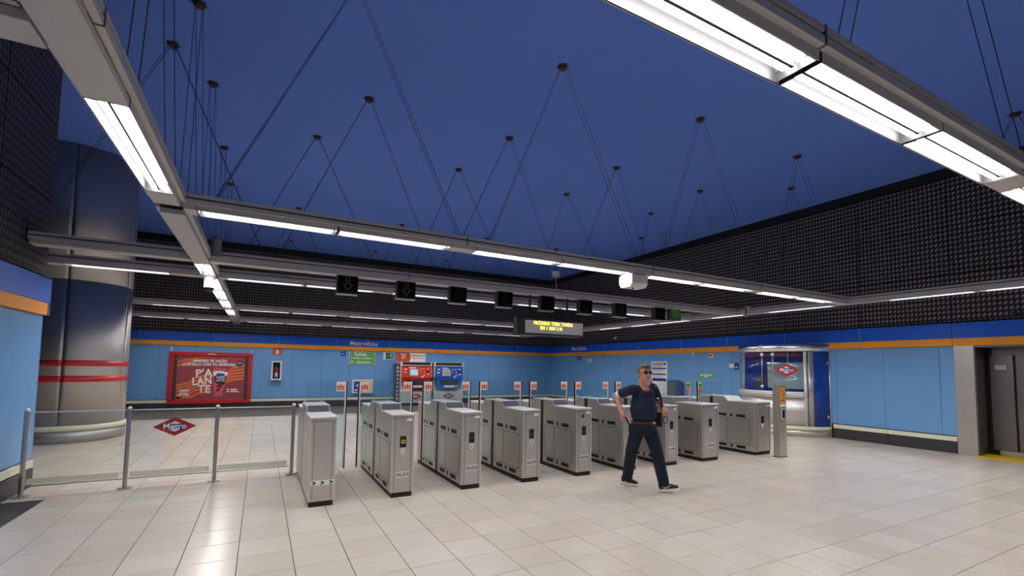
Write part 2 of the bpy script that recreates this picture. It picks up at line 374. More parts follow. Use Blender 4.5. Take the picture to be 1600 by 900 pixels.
# left wall, ends at Y 7.95
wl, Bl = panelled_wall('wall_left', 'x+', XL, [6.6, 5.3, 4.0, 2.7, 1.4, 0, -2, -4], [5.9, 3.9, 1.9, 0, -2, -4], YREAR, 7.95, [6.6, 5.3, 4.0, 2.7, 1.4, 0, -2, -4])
bx('end_board', M['panel'], wl, XL - .25, XL, 7.95, 7.97, .345, 2.1); bx('end_board', M['dark'], wl, XL - .25, XL, 7.95, 7.965, 2.12, ZC)
rearw = struct('wall_rear'); bx('wall_core', M['panel'], rearw, XFAR, 12.6, YREAR - .2, YREAR, 0, 2.6); bx('mesh_panel', M['meshy'], rearw, XFAR, 12.6, YREAR - .2, YREAR, 2.6, ZC)
farw = struct('wall_far_left'); bx('wall_core', M['panel'], farw, XFAR - .2, XFAR, YREAR, YB, 0, 2.6); bx('mesh_panel', M['meshx'], farw, XFAR - .2, XFAR, YREAR, YB, 2.6, ZC)
def skirting(nm, face, pos, lo, hi, step, sgn):
    s = struct(nm); a = lo
    while a < hi - .01:
        b = min(a + step, hi)
        for n2, mt, d, z0, z1 in (('skirting_board', M['base'], .03, 0, .222), ('glow_strip', M['cream'], .024, .235, .325)):
            p0, p1 = sorted((pos + sgn * d, pos - sgn * .03))
            if face == 'y': bx(n2, mt, s, a + .004, b - .004, p0, p1, z0, z1, bev=.003)
            else: bx(n2, mt, s, p0, p1, a + .004, b - .004, z0, z1, bev=.003)
        a = b
skirting('baseboard_back', 'y', YB, XFAR, XR - .03, 1.97, -1)
skirting('baseboard_right', 'x', XR, 4.035, 6.30, 1.15, -1)
skirting('baseboard_right', 'x', XR, 8.70, YB, 1.6, -1)
skirting('baseboard_left', 'x', XL, -3, 7.95, 1.8, 1)

# ------------------------------------------------------------------ lift
lf = struct('door_1')
bx('door_frame', M['steel'], lf, XR - .02, XR + .06, 3.735, 4.035, 0, 2.12, bev=.004)
bx('door_reveal', M['steel_dk'], lf, XR + .06, 12.72, 3.735, 3.86, 0, 2.12)
bx('door_frame', M['steel'], lf, XR - .02, XR + .30, 1.8, 2.1, 0, 2.12, bev=.004)
bx('door_lintel', M['steel_dk'], lf, XR, 12.8, 2.1, 3.735, 2.085, 2.12)
bx('door_shadow_gap', M['black'], lf, 12.76, 12.95, 2.0, 3.86, 0.0, 2.10)
for a, b in ((3.36, 3.69), (2.75, 3.33), (2.15, 2.73)):
    bx('door_leaf', M['steel_dk'], lf, 12.72, 12.76, a, b, .10, 1.94, bev=.003)
bx('door_kick', M['steel'], lf, 12.715, 12.76, 2.15, 3.60, .01, .095)
bx('door_header', M['steel_dk'], lf, 12.715, 12.76, 2.15, 3.655, 1.945, 2.08)
lb = bx('notice_label', M['offwhite'], lf, 12.712, 12.72, 3.46, 3.62, 1.66, 1.75)
tac = thing('tactile_paving', 'yellow tactile strip on the floor in front of the steel lift door', 'floor strip', (12.0, 2.0, 0))
k = 0
for yy in [-0.19 + .39 * i for i in range(5)]:
    b = BM(); box(b, 0.0, .70, yy, yy + .385, 0.0005, .008, bev=.002)
    for r_ in range(6): box(b, .03, .67, yy + .03 + r_ * .06, yy + .055 + r_ * .06, .008, .011)
    obj('tactile_tile', b, M['yellow'], tac)

# ------------------------------------------------------------------ column
cl = thing('steel_column', 'large round stainless steel column with two red stripes, left side', 'column', (-3.4, 12.62, 0))
edges = [-83 + 70 * i for i in range(-3, 4)]
for a, b in zip(edges[:-1], edges[1:]):
    for z0, z1 in ((0.34, 3.1), (3.105, 5.75)):
        bm = BM(); arc(bm, 0, 0, .86, .90, a + .45, b - .45, z0, z1, 20); obj('column_panel', bm, M['steel_col'], cl, True).data.polygons.foreach_set
    for z0, z1 in ((1.455, 1.565), (1.15, 1.265)):
        bm = BM(); arc(bm, 0, 0, .895, .904, a + .5, b - .5, z0, z1, 20); obj('red_stripe', bm, M['red'], cl)
bm = BM(); arc(bm, 0, 0, .3, .865, -180, 179.9, 0.0, 5.75, 48); obj('column_core', bm, M['base'], cl)
bm = BM(); arc(bm, 0, 0, .86, .925, -180, 179.9, 0.23, 0.33, 64); obj('glow_strip', bm, M['cream'], cl)
bm = BM(); arc(bm, 0, 0, .86, .91, -180, 179.9, 0.0, 0.225, 64); obj('column_base', bm, M['steel_col'], cl)
for o in cl.children:
    for p in o.data.polygons: p.use_smooth = abs(p.normal.z) < .5 and p.area < 1

# ------------------------------------------------------------------ suspended beams
ZT = 2.89
def beam(nm, label, axis, c, segs, lamps, cat='light beam', seams=()):
    t = thing(nm, label, cat, (0, 0, 0), 0, 'suspended lighting beams')
    def B(name, mt, s, e, o0, o1, z0, z1, par=t, bev=0.0):
        if axis == 'x': return bx(name, mt, par, s, e, c + o0, c + o1, z0, z1, bev=bev)
        return bx(name, mt, par, c + o0, c + o1, s, e, z0, z1, bev=bev)
    for s, e in segs:
        b = BM()
        for o0, o1, z0, z1 in ((-.13, .13, 2.994, 3.022), (-.118, .118, 2.975, 2.994), (-.13, -.0965, 2.937, 2.975), (.0965, .13, 2.937, 2.975)):
            if axis == 'x': box(b, s, e, c + o0, c + o1, z0, z1)
            else: box(b, c + o0, c + o1, s, e, z0, z1)
        obj('beam_rail', b, M['beam'], t)
        b = BM()
        for o0, o1 in ((-.1185, -.117), (.117, .1185)):
            if axis == 'x': box(b, s, e, c + o0, c + o1, 2.977, 2.992)
            else: box(b, c + o0, c + o1, s, e, 2.977, 2.992)
        obj('rail_groove', b, M['beamd'], t)
        # tray between and at the lamps
        inner = sorted([l for l in lamps if l[0] >= s - .01 and l[1] <= e + .01])
        pos = s
        for l in inner + [(e, e)]:
            if l[0] - pos > .03: B('cover_plate', M['beam'], pos + .003, l[0] - .003, -.094, .094, ZT, 2.937, bev=.003)
            pos = max(pos, l[1])
    for s in seams: B('beam_joint', M['beamd'], s - .006, s + .006, -.133, .133, 2.935, 3.024)
    for l in lamps:
        s, e = l[0], l[1]
        un = B('lamp_unit', M['refl'], s + .004, e - .004, -.09, .09, 2.966, 2.974)
        b = BM()
        for o0, o1 in ((-.096, -.090), (.090, .096)):
            if axis == 'x': box(b, s + .004, e - .004, c + o0, c + o1, ZT, 2.966)
            else: box(b, c + o0, c + o1, s + .004, e - .004, ZT, 2.966)
        for q in (s + .004, e - .010):
            if axis == 'x': box(b, q, q + .006, c - .09, c + .09, 2.892, 2.966)
            else: box(b, c - .09, c + .09, q, q + .006, 2.892, 2.966)
        obj('reflector', b, M['reflw'], un)
        b = BM()
        for o0, o1 in ((-.0985, -.096), (.096, .0985)):
            if axis == 'x': box(b, s + .002, e - .002, c + o0, c + o1, ZT - .002, 2.94)
            else: box(b, c + o0, c + o1, s + .002, e - .002, ZT - .002, 2.94)
        obj('tray_side', b, M['beam'], un)
        b = BM()
        if axis == 'x': box(b, s + .03, e - .03, c - .007, c + .007, 2.905, 2.966)
        else: box(b, c - .007, c + .007, s + .03, e - .03, 2.905, 2.966)
        obj('lamp_spine', b, M['spine'], un)
        for oo in (-.034, .034):
            b = BM()
            if axis == 'x': tube(b, (s + .035, c + oo, 2.930), (e - .035, c + oo, 2.930), .021, 8)
            else: tube(b, (c + oo, s + .035, 2.930), (c + oo, e - .035, 2.930), .021, 8)
            obj('fluorescent_tube', b, M['tube'], un, True)
    return t
L = 1.19
def pairs(starts): return [(s + k * L, s + k * L + L - .01) for s in starts for k in (0, 1)]
N_ = beam('lighting_beam', 'big suspended light beam nearest the camera crossing the upper right', 'x', 1.18, [(-.66, 10.0)], pairs([-.62, 2.08 - .01 - 2 * L + 0.0]) [2:] + [(2.08, 3.25), (3.26, 4.43), (4.74, 5.92), (5.93, 7.1), (7.4, 8.6), (8.61, 9.8)], seams=(2.05, 4.55, 7.2))
# recompute lamp list of the near beam explicitly
A_ = beam('lighting_beam', 'suspended light beam in front of the ticket gates, one line of bright tubes', 'x', 4.965, [(-.66, 10.0)], [(-.56, .62), (.63, 1.83), (2.13, 3.33), (3.34, 4.52), (4.88, 6.0), (6.01, 7.2), (7.45, 8.58), (8.6, 9.62)], seams=(2.0, 4.85, 7.3))
B_ = beam('carrier_beam', 'unlit suspended beam above the gates carrying the arrow displays', 'x', 7.34, [(-2.4, -.87), (-.66, 10.0)], [], cat='beam', seams=(2.0, 4.9, 7.6))
C_ = beam('lighting_beam', 'suspended light beam just behind the arrow displays', 'x', 8.64, [(-3.4, -.87), (-.66, 10.0)], [(-3.35, -2.76), (-2.47, -1.27), (-.56, .60), (.61, 1.78), (2.09, 3.25), (3.26, 4.45), (4.75, 5.9), (5.91, 7.1), (7.35, 8.5)])
D_ = beam('lighting_beam', 'fourth suspended light beam, seen thin in front of the back wall mesh', 'x', 13.5, [(-5.2, -.87), (-.66, 10.0)], [(-4.8, -3.62), (-2.35, -1.15), (-.55, .62), (.64, 1.8), (2.1, 3.25), (3.27, 4.4), (5.1, 6.2), (6.25, 7.4), (7.8, 8.9)])
E_ = beam('lighting_beam', 'farthest suspended light beam close to the back wall', 'x', 17.2, [(-6, -.87), (-.66, 10.0)], [(-3.2, -2.1), (-2.08, -.9), (-.5, .65), (.67, 1.83), (2.1, 3.25), (3.27, 4.45), (4.75, 5.9), (5.92, 7.1), (7.4, 8.5), (8.52, 9.7)])
F_ = beam('lighting_beam', 'short beam end leaving the left beam at the top left corner', 'x', 2.57, [(-2.4, -.87)], [])
G_ = beam('lighting_beam', 'long suspended light beam on the left running away from the camera', 'y', -.765, [(-6.5, 4.83), (5.1, 18.3)], [(-5.5, -4.3), (-4.29, -3.1), (-2.6, -1.4), (-1.39, -.2), (3.06, 4.52), (7.56, 8.5), (8.8, 10.2), (10.22, 11.6), (11.8, 13.2), (13.7, 15.1)], seams=(2.44,))
H_ = beam('lighting_beam', 'long suspended light beam on the right parallel to the right wall', 'y', 10.11, [(-6.5, 17.9)], [(-5.5, -4.3), (-4.29, -3.1), (1.82, 3.0), (3.06, 4.3), (5.2, 6.66), (7.08, 8.2), (8.8, 10.0), (10.02, 11.2), (11.5, 12.7), (14, 15.2)])
beam('lighting_beam', 'suspended light beam behind the camera', 'x', -2.7, [(-.66, 10.0)], [(-.5, .68), (.7, 1.88), (2.1, 3.3), (3.31, 4.5), (4.8, 6.0), (6.01, 7.2), (7.4, 8.6)])
# joints of the beams with one another
# ceiling hangers: pairs of cables in a V from a ceiling anchor
NH = {}
def hanger(x, y, bc, axis, half, where, z1=3.02):
    t = thing('cable_hanger', where, 'cable', (x, y, ZC), 0, 'cable hangers under the blue ceiling')
    b = BM(); bmesh.ops.create_cone(b, cap_ends=True, segments=10, radius1=.05, radius2=.075, depth=.045, matrix=Matrix.Translation((0, 0, -.022)))
    for q in range(5):
        a = q * 1.3 + x; tube(b, (0, 0, -.010), (.11 * math.cos(a), .11 * math.sin(a), -.001), .0035, 4)
    obj('ceiling_anchor', b, M['rosette'], t)
    for s in (-1, 1):
        for d in (-.035, .035):
            b = BM(); dz = z1 - ZC
            if axis == 'x': tube(b, (s * .03, d, -.02), (s * half, bc - y + d, dz), .003, 4)
            else: tube(b, (d, s * .03, -.02), (bc - x + d, s * half, dz), .003, 4)
            obj('cable', b, M['cable'], t)
    return t
rows = [('lit beam before gates', 5.2, 4.965, [.76, 3.52, 6.29, 9.03]),
        ('arrow display beam', 7.36, 7.34, [-1.21, 1.32, 3.82, 6.35, 8.87]),
        ('beam behind arrow displays', 9.1, 8.64, [.73, 3.52, 6.3, 9.04]),
        ('fourth lit beam', 13.6, 13.5, [.71, 3.51, 6.3, 9.0]),
        ('farthest beam', 17.3, 17.2, [.71, 3.51, 6.3]),
        ('nearest beam', 1.3, 1.18, [.76, 3.6, 6.3])]
for nm, y, bc, xs in rows:
    for i, x in enumerate(xs):
        hanger(x, y, bc, 'x', 1.2, 'ceiling anchor with V cables over %s, %s from left' % (nm, ORD[i]))
for i, y in enumerate([4.2, 6.35, 8.12, 10.47, 12.56]):
    hanger(-.82, y, -.765, 'y', .75, 'ceiling anchor with steep cables over left long beam, %s from camera' % ORD[i])
for i, y in enumerate([2.6, 6.2, 11.0]):
    hanger(10.5, y, 10.11, 'y', .9, 'ceiling anchor with cables over right long beam, %s from camera' % ORD[i])

# ------------------------------------------------------------------ things on the beams
# arrow displays
gates = [1.095, 1.985, 2.87, 3.755, 4.645, 5.53, 6.41, 7.50]
for i, gx in enumerate(gates):
    lit = 'faint green down arrow' if i < 2 else 'dark screen'
    where = ORD[i] + ' from left above gates'
    t = thing('arrow_display', 'square black display with %s, %s' % (lit, where), 'display', (gx, 7.34, 2.62), 0, 'arrow displays under the carrier beam')
    bx('display_housing', M['base'], t, -.155, .15, -.05, .06, 0, .30, bev=.006)
    bx('display_screen', M['blackglass'], t, -.135, .148, -.056, -.048, .015, .285)
    bx('display_sill', M['beam'], t, -.155, .15, -.055, .06, -.012, 0)
    b = BM(); box(b, -.2, .2, -.03, .03, .30, .315); box(b, -.03, .03, -.03, .03, .25, .28); obj('mounting_plate', b, M['beam'], t)
    b = BM(); P = [(-.022, .26), (-.022, .14), (-.07, .14), (0, .05), (.07, .14), (.022, .14), (.022, .26)]
    for p, q in zip(P[:-1], P[1:]): tube(b, (p[0], -.058, p[1]), (q[0], -.058, q[1]), .0035 if i < 2 else .0025, 4)
    obj('arrow', b, M['ledg'] if i < 2 else M['base'], t)
t = thing('green_sign', 'small green sign hanging beside the last arrow display on the right', 'sign', (7.98, 7.34, 2.66))
bx('sign_housing', M['base'], t, -.17, .17, -.03, .05, -.01, .29); bx('sign_face', M['grenscr'], t, -.15, .16, -.036, -.03, .005, .275)
b = BM()
for z in (.07, .12, .17, .22): box(b, -.1, .1, -.039, -.035, z, z + .012)
obj('sign_print', b, M['lime'], t); bx('sign_bracket', M['base'], t, -.03, .03, -.01, .02, .29, .3)
# message board
t = thing('message_board', 'hanging grey electronic message board with yellow dot letters', 'display', (4.75, 7.34, 2.15))
bx('board_housing', M['base'], t, -.71, .71, -.06, .10, 0, .31, bev=.01); bx('board_screen', M['screen'], t, -.585, .69, -.067, -.058, .04, .27)
text('screen_lettering', 'PRÓXIMO TREN TARDA', .088, (.02, -.070, .222), RB, M['led'], t, bold=.0015, sx=.86); text('screen_lettering', 'EN 1 MIN 2 M', .088, (-.03, -.070, .135), RB, M['led'], t, bold=.0015, sx=.86)
b = BM(); box(b, -.74, -.64, -.05, .1, -.01, .33); obj('board_end', b, M['base'], t)
for x in (-.45, .38):
    b = BM(); tube(b, (x, 0.02, .31), (x, 0.02, .75), .022, 8); obj('hanging_rod', b, M['base'], t)
# white projector-like box below beam in front of gates
t = thing('junction_box', 'white faceted box mounted under the lit beam in front of the gates', 'box', (4.58, 4.965, 2.70))
b = BM(); prism(b, [(-.13, .17), (-.13, .05), (-.09, 0), (.09, 0), (.13, .05), (.13, .17)], 0, -.13, .16); obj('box_body', b, M['white'], t)
bx('box_mount', M['offwhite'], t, -.13, .16, -.08, .08, .165, .188); b = BM(); tube(b, (-.02, -.02, -.012), (-.02, -.02, .005), .02, 10); obj('box_lens', b, M['black'], t)
# grey cylinder speaker
t = thing('cylinder_speaker', 'dark grey upright cylinder fixed to the beam beside the left long beam', 'speaker', (-.585, 7.14, 2.93))
b = BM(); tube(b, (0, 0, 0), (0, 0, .24), .06, 20); obj('speaker_body', b, M['gunmetal'], t, False); b = BM(); tube(b, (0, 0, .24), (0, 0, .255), .055, 20); obj('speaker_cap', b, M['black'], t)
bx('speaker_bracket', M['beam'], t, -.06, -.02, .03, .07, .02, .16)
# dome camera
t = thing('dome_camera', 'white dome camera with dark lens hanging under the left long beam', 'camera', (-.765, 8.60, 2.65))
b = BM(); tube(b, (0, 0, .07), (0, 0, .20), .075, 20); obj('camera_body', b, M['white'], t, False)
b = BM(); bmesh.ops.create_uvsphere(b, u_segments=18, v_segments=10, radius=.068, matrix=Matrix.Translation((0, 0, .07))); obj('camera_dome', b, M['blackglass'], t, True)
b = BM(); tube(b, (0, 0, .20), (0, 0, .24), .085, 20); obj('camera_mount', b, M['offwhite'], t)
# antenna panel
t = thing('wireless_antenna', 'small square white antenna on a thin stalk above the carrier beam', 'antenna', (4.85, 7.34, 3.02))
b = BM(); box(b, -.08, .08, -.015, .015, .26, .37); bmesh.ops.rotate(b, cent=(0, 0, .3), matrix=Matrix.Rotation(-.15, 3, 'Y'), verts=b.verts); obj('antenna_panel', b, M['offwhite'], t)
b = BM(); tube(b, (.03, 0, 0), (0, .01, .27), .008, 6); obj('antenna_stalk', b, M['offwhite'], t)
t = thing('flat_speaker', 'small tilted grey flat box on the right long beam', 'speaker', (9.98, 7.0, 2.86))
b = BM(); box(b, -.02, .02, -.045, .045, -.02, .22); bmesh.ops.rotate(b, cent=(0, 0, .1), matrix=Matrix.Rotation(.35, 3, 'X'), verts=b.verts); obj('speaker_body', b, M['beam'], t)
bx('speaker_grille', M['base'], t, -.024, -.02, -.02, .02, .04, .16)

# ------------------------------------------------------------------ ticket gates
def pictogram(parent, x0, z0, y, green=False, wdt=.105, hgt=.125):
    s = bx('pictogram_plate', M['peach'] if not green else M['lime'], parent, x0, x0 + wdt, y - .004, y - .0005, z0, z0 + hgt)
    b = BM(); q = wdt / .105; 
    box(b, x0 + .010, x0 + .030, y - .006, y - .004, z0 + .015, z0 + .08); box(b, x0 + wdt - .030, x0 + wdt - .010, y - .006, y - .004, z0 + .015, z0 + .08)
    c = x0 + wdt / 2; box(b, c - .010, c + .010, y - .006, y - .004, z0 + .02, z0 + .075); box(b, c - .016, c + .016, y - .006, y - .004, z0 + .055, z0 + .075)
    tube(b, (c, y - .006, z0 + .088), (c, y - .004, z0 + .088), .010, 8)
    obj('pictogram', b, M['pict'] if not green else M['dkgreen'], s)
    if green:
        b = BM(); box(b, x0 + .01, x0 + .045, y - .004, y - .0005, z0 - .10, z0 - .005); box(b, x0 + .06, x0 + wdt - .01, y - .004, y - .0005, z0 - .10, z0 - .005); obj('stripe_sticker', b, M['pict'], s)
def make_gate(idx, x0, w, lflap, rflap, label):
    t = thing('ticket_gate', label, 'ticket gate', (x0, 5.58, 0), 0, 'row of steel ticket gates')
    # plinth
    bx('plinth', M['black'], t, .012, w - .012, .012, 1.888, 0.0, .062)
    # front and rear cabinets
    for nm, sg in (('front_cabinet', 1), ('rear_cabinet', -1)):
        Y = (lambda y: y) if sg > 0 else (lambda y: 1.90 - y)
        pr = [(0, .06), (0, .955), (.575, .962), (.655, 1.045), (.905, 1.045), (.905, .06)]
        b = BM(); prism(b, [(Y(p[0]), p[1]) for p in pr], 0, 0, w); cab = obj(nm, b, M['steel'], t)
        y0, y1 = sorted((Y(-.008), Y(.575)))
        b = BM(); box(b, -.006, w + .006, y0, y1, .958, .978, bev=.003); obj('top_plate', b, M['steel_top'], cab)
        b = BM(); prism(b, [(Y(.574), .978), (Y(.580), .985), (Y(.650), 1.052), (Y(.656), 1.045), (Y(.58), .962)], 0, .016, w - .016); obj('reader_slope', b, M['slope_lt'] if idx == 8 else M['slope'], cab)
        b = BM(); y0, y1 = sorted((Y(.652), Y(.91))); box(b, -.003, w + .003, y0, y1, 1.043, 1.052); obj('raised_top', b, M['steel_top'], cab)
        y0, y1 = sorted((Y(.18), Y(.50))); b = BM(); box(b, w * .3, w * .75, y0, y1, .978, .981); obj('reader_glass', b, M['boothglass'] if False else M['steel_top'], cab)
        if idx > 0 or sg < 0:
            sides = [(-.0025, .004)] if idx > 0 else []
            if idx < 2: sides.append((w - .004, w + .0025))
            for xs, xe in sides:
                for z in ((.675, .725), (.09, .14)):
                    for a, c_, e_ in ((.19, .38, 0), (.60, .79, 0), (.47, .51, .005)):
                        q0, q1 = sorted((Y(a), Y(c_))); b = BM(); box(b, xs, xe, q0, q1, z[0] - e_, z[1] + e_); obj('side_vent', b, M['black'], cab)
                b = BM()
                q0, q1 = sorted((Y(.10), Y(.86)))
                for a in (q0, q1, (q0 * .36 + q1 * .64)): box(b, xs * .6, xe, a - .003, a + .003, .165, .635)
                for z in (.165, .635): box(b, xs * .6, xe, q0, q1, z - .003, z + .003)
                obj('door_outline', b, M['groove'], cab)
                b = BM(); yy = Y(.16); tube(b, (xs, yy, .45), (xe, yy, .45), .008, 8); obj('door_lock', b, M['steel_top'], cab)
    b = BM(); box(b, .02, w - .02, .90, 1.0, .06, 1.03); obj('flap_slot', b, M['black'], t)
    # end face
    b = BM()
    for x in (.038, w - .038): box(b, x - .0022, x + .0022, -.002, .004, .07, .925)
    box(b, .0, w, -.002, .004, .923, .928); obj('end_groove', b, M['groove'], t)
    for x in (.0, w - .006): bx('edge_trim', M['steel_top'], t, x, x + .006, -.004, .004, .06, .95)
    cx = w / 2
    if idx > 0:
        dw = .036
        bx('arrow_window', M['blackglass'], t, cx + .0 - dw, cx + dw, -.006, .004, .585, .715)
        b = BM(); P = [(-.022, .65), (0, .678), (0, .662), (.022, .662), (.022, .638), (0, .638), (0, .622), (-.022, .65)]
        for p, q in zip(P[:-1], P[1:]): tube(b, (cx + p[0], -.007, p[1]), (cx + q[0], -.007, q[1]), .0022, 4)
        obj('arrow', b, M['ledy'] if idx == 1 else M['groove'], t)
        pl = bx('number_plate', M['signw'], t, cx - .024, cx + .024, -.005, .004, .505, .57)
        if idx < 8: text('number', str(idx), .055, (cx, -.0055, .537), RB, M['txt'], pl)
        st = bx('exit_sticker', M['signw'], t, cx - .075, cx + .085, -.005, .004, .232, .298)
        if idx < 8: text('sticker_lettering', 'SALIDA', .060, (cx + .005, -.0055, .265), RB, M['txt'], st, bold=.0012, sx=.74)
        else:
            b = BM(); 
            for q in (-.05, .0, .05): prism(b, [(cx + q - .018, .24), (cx + q, .265), (cx + q - .018, .29), (cx + q + .004, .29), (cx + q + .02, .265), (cx + q + .004, .24)], 1, -.007, -.005)
            obj('sticker_chevron', b, M['txt'], st)
        bx('code_label', M['signw'], t, w - .095, w - .03, -.005, .004, .893, .925)
        b = BM(); tube(b, (cx - .02, -.003, .86), (cx - .02, .003, .86), .03, 16); obj('round_reader', b, M['groove'] if idx in (4,) else (M['midblue'] if idx == 9 else M['steel']), t)
    else:
        st = bx('arrow_sticker', M['signw'], t, .02, w - .012, -.005, .004, .232, .285)
        b = BM()
        for q in (.03, .115, .205): prism(b, [(q, .240), (q + .022, .2585), (q, .277), (q + .028, .277), (q + .048, .2585), (q + .028, .240)], 1, -.007, -.005)
        obj('sticker_arrow', b, M['dkgreen'], st)
    for x in (.02, w - .045): bx('sensor_tab', M['steel'], t, x, x + .02, 1.22, 1.26, .95, 1.085)
    # glass flaps (Y 6.53)
    yf = .95
    for side, gc, g_ in ((-1, lflap, 0), (1, rflap, 0)):
        if gc is None: continue
        c = gc - x0; hw = .085 if abs(gc - 7.63) > .2 else .105
        wide = abs(gc - 7.63) < .2
        if side > 0: xa, xb = .02 if not wide else .10, c - hw
        else: xa, xb = c + hw, w - .02 if not wide else w - .10
        b = BM(); s0, s1 = (xa, xb)
        # lower pane in the passage and the upper pane reaching over the cabinet
        lo0, lo1 = (w + .004, xb) if side > 0 else (xa, -.004)
        prism(b, [(lo0, .22), (lo1, .22), (lo1, 1.345), (lo0, 1.345)], 1, yf - .005, yf + .005)
        prism(b, [(s0, 1.057), (lo0, 1.057), (lo0, 1.345), (s0, 1.345)] if side > 0 else [(lo1, 1.057), (s1, 1.057), (s1, 1.345), (lo1, 1.345)], 1, yf - .005, yf + .005)
        gl = obj('glass_flap', b, M['flapglass'], t)
        ex = xb if side > 0 else xa
        a0, a1 = (ex - .014, ex) if side > 0 else (ex, ex + .014)
        bx('edge_profile', M['steel_top'], gl, a0, a1, yf - .012, yf + .012, .215, 1.335)
        a0, a1 = (ex, ex + .014) if side > 0 else (ex - .014, ex)
        bx('rubber_edge', M['black'], gl, a0, a1, yf - .012, yf + .012, .20, 1.335)
        px = ex - .014 - .108 if side > 0 else ex + .017
        pictogram(gl, px, 1.205, yf - .005, green=wide)
    return t
gx0 = [.51 + .89 * k for k in range(7)]
desc = ['plain steel gate end unit with green arrow sticker, leftmost, beside the glass barrier',
        'steel ticket gate with lit yellow arrow and SALIDA sticker, second from left',
        'steel ticket gate with SALIDA sticker, third from left in the row',
        'steel ticket gate with SALIDA sticker and dark round reader, fourth from left',
        'steel ticket gate with SALIDA sticker, fifth from left in the row',
        'steel ticket gate directly behind the walking man\'s right arm, sixth from left',
        'steel ticket gate partly hidden to the right of the walking man, seventh from left',
        'wider steel ticket gate, second from the right, left of the wide passage',
        'wide steel ticket gate at the right end of the row, pale sloped reader']
for k in range(9):
    if k < 7: x0, w_ = gx0[k], .27
    else: x0, w_ = ((6.71, .42), (8.13, .47))[k - 7]
    lf_ = None if k == 0 else (gates[k - 1] if k < 8 else 7.63)
    rf_ = None if k == 8 else (gates[k] if k < 7 else 7.63)
    make_gate(k, x0, w_, lf_, rf_, desc[k])

# validator post
t = thing('validator_post', 'tall square steel validator post with amber symbol, right of last gate', 'post', (8.37, 5.256, 0))
b = BM(); box(b, -.145 * .0, .21, 0, .125, 0.0, 1.32, bev=.004); obj('post_body', b, M['steel'], t)
bx('symbol_plate', M['amber'], t, .035, .165, -.006, .001, .985, 1.26)
b = BM()
for i in range(9):
    a0, a1 = math.radians(-90 + i * 20), math.radians(-90 + (i + 1) * 20)
    tube(b, (.09 + .035 * math.cos(a0), -.008, 1.15 + .05 * math.sin(a0)), (.09 + .035 * math.cos(a1), -.008, 1.15 + .05 * math.sin(a1)), .005, 5)
box(b, .06, .14, -.009, -.006, 1.02, 1.04); obj('contactless_symbol', b, M['txt'], t)
bx('white_label', M['signw'], t, .03, .175, -.005, .001, .91, .965); bx('reader_frame', M['steel_top'], t, .06, .165, -.012, .001, .68, .885, bev=.003); bx('reader_window', M['blackglass'], t, .08, .145, -.014, -.010, .71, .86)
bx('post_foot', M['black'], t, -.01, .215, -.004, .13, 0, .012)
t = thing('advert_stand', 'dark blue board on a white post behind the validator post', 'sign', (9.0, 6.15, 0))
bx('stand_panel', M['base'], t, .05, .50, 0, .03, .38, .92, bev=.01); bx('stand_post', M['white'], t, 0, .06, 0, .04, 0, .95)
b = BM(); tube(b, (.17, -.004, .64), (.17, 0, .64), .06, 20); obj('stand_emblem', b, M['signw'], t)

# ------------------------------------------------------------------ glass barrier
t = thing('glass_barrier', 'low glass barrier with steel posts and Metro emblem, left of the gates', 'barrier', (0, 7.36, 0))
xs = [-2.33, -1.405, -.48, .44]
for i, x in enumerate(xs):
    b = BM(); tube(b, (x, 0, 0.01), (x, 0, .975), .024, 16); po = obj('barrier_post', b, M['steel_post'], t, False)
    b = BM(); bmesh.ops.create_uvsphere(b, u_segments=12, v_segments=8, radius=.026, matrix=Matrix.Translation((x, 0, .975))); obj('post_cap', b, M['steel_top'], po, True)
    b = BM(); tube(b, (x, 0, 0.0), (x, 0, .012), .075, 20); tube(b, (x - .045, -.02, .012), (x - .045, -.02, .02), .012, 8); tube(b, (x + .045, -.02, .012), (x + .045, -.02, .02), .012, 8); obj('post_flange', b, M['steel'], po)
for a, c in zip(xs[:-1], xs[1:]):
    p = bx('glass_pane', M['fenceglass'], t, a + .035, c - .035, -.005, .005, .125, .955)
    bx('glow_strip', M['cream'], p, a + .04, c - .065, -.009, -.005, .14, .205)
    bx('pane_rail', M['steel_top'], p, a + .03, c - .03, -.009, .009, .948, .962); bx('pane_rail', M['steel'], p, a + .03, c - .03, -.009, .009, .115, .128)
diamond(t, -.935, -.006, .735, .46, .24, 'y', off=.0015)

# ------------------------------------------------------------------ booth
BC = (12.45, 7.5)
bt = thing('information_booth', 'curved steel and glass staff booth with Metro emblem at the right wall', 'booth', (0, 0, 0))
def ar(name, mt, r0, r1, a0, a1, z0, z1, n=24, par=bt, uv=False, sm=True):
    b = BM(); arc(b, BC[0], BC[1], r0, r1, a0, a1, z0, z1, n, uv); o = obj(name, b, mt, par)
    if sm:
        for p in o.data.polygons: p.use_smooth = abs(p.normal.z) < .5
    return o
ar('booth_base', M['steel'], 1.0, 1.20, 105, 255, 0, .15, 36)
ar('glow_strip', M['cream'], 1.0, 1.215, 105, 255, .155, .245, 36)
ar('perforated_wall', M['perf'], 1.12, 1.17, 107, 231, .25, .93, 36, uv=True)
for z0, z1, r in ((.93, .975, 1.22), (.98, 1.02, 1.25), (1.025, 1.07, 1.22)): ar('counter_rail', M['steel_top'], 1.1, r, 106, 226, z0, z1, 36)
aa = [107, 148, 180, 193, 209, 224]
for a0, a1 in zip(aa[:-1], aa[1:]): ar('booth_pane', M['boothglass'], 1.185, 1.193, a0 + .5, a1 - .5, 1.075, 2.05, 10)
for a in aa[1:-1]: ar('pane_joint', M['steel'], 1.18, 1.196, a - .25, a + .25, 1.07, 2.05, 2)
for a in (180, 193):
    for z in (1.15, 1.95):
        ar('pane_clamp', M['steel_top'], 1.18, 1.205, a - 1.6, a + 1.6, z, z + .06, 2)
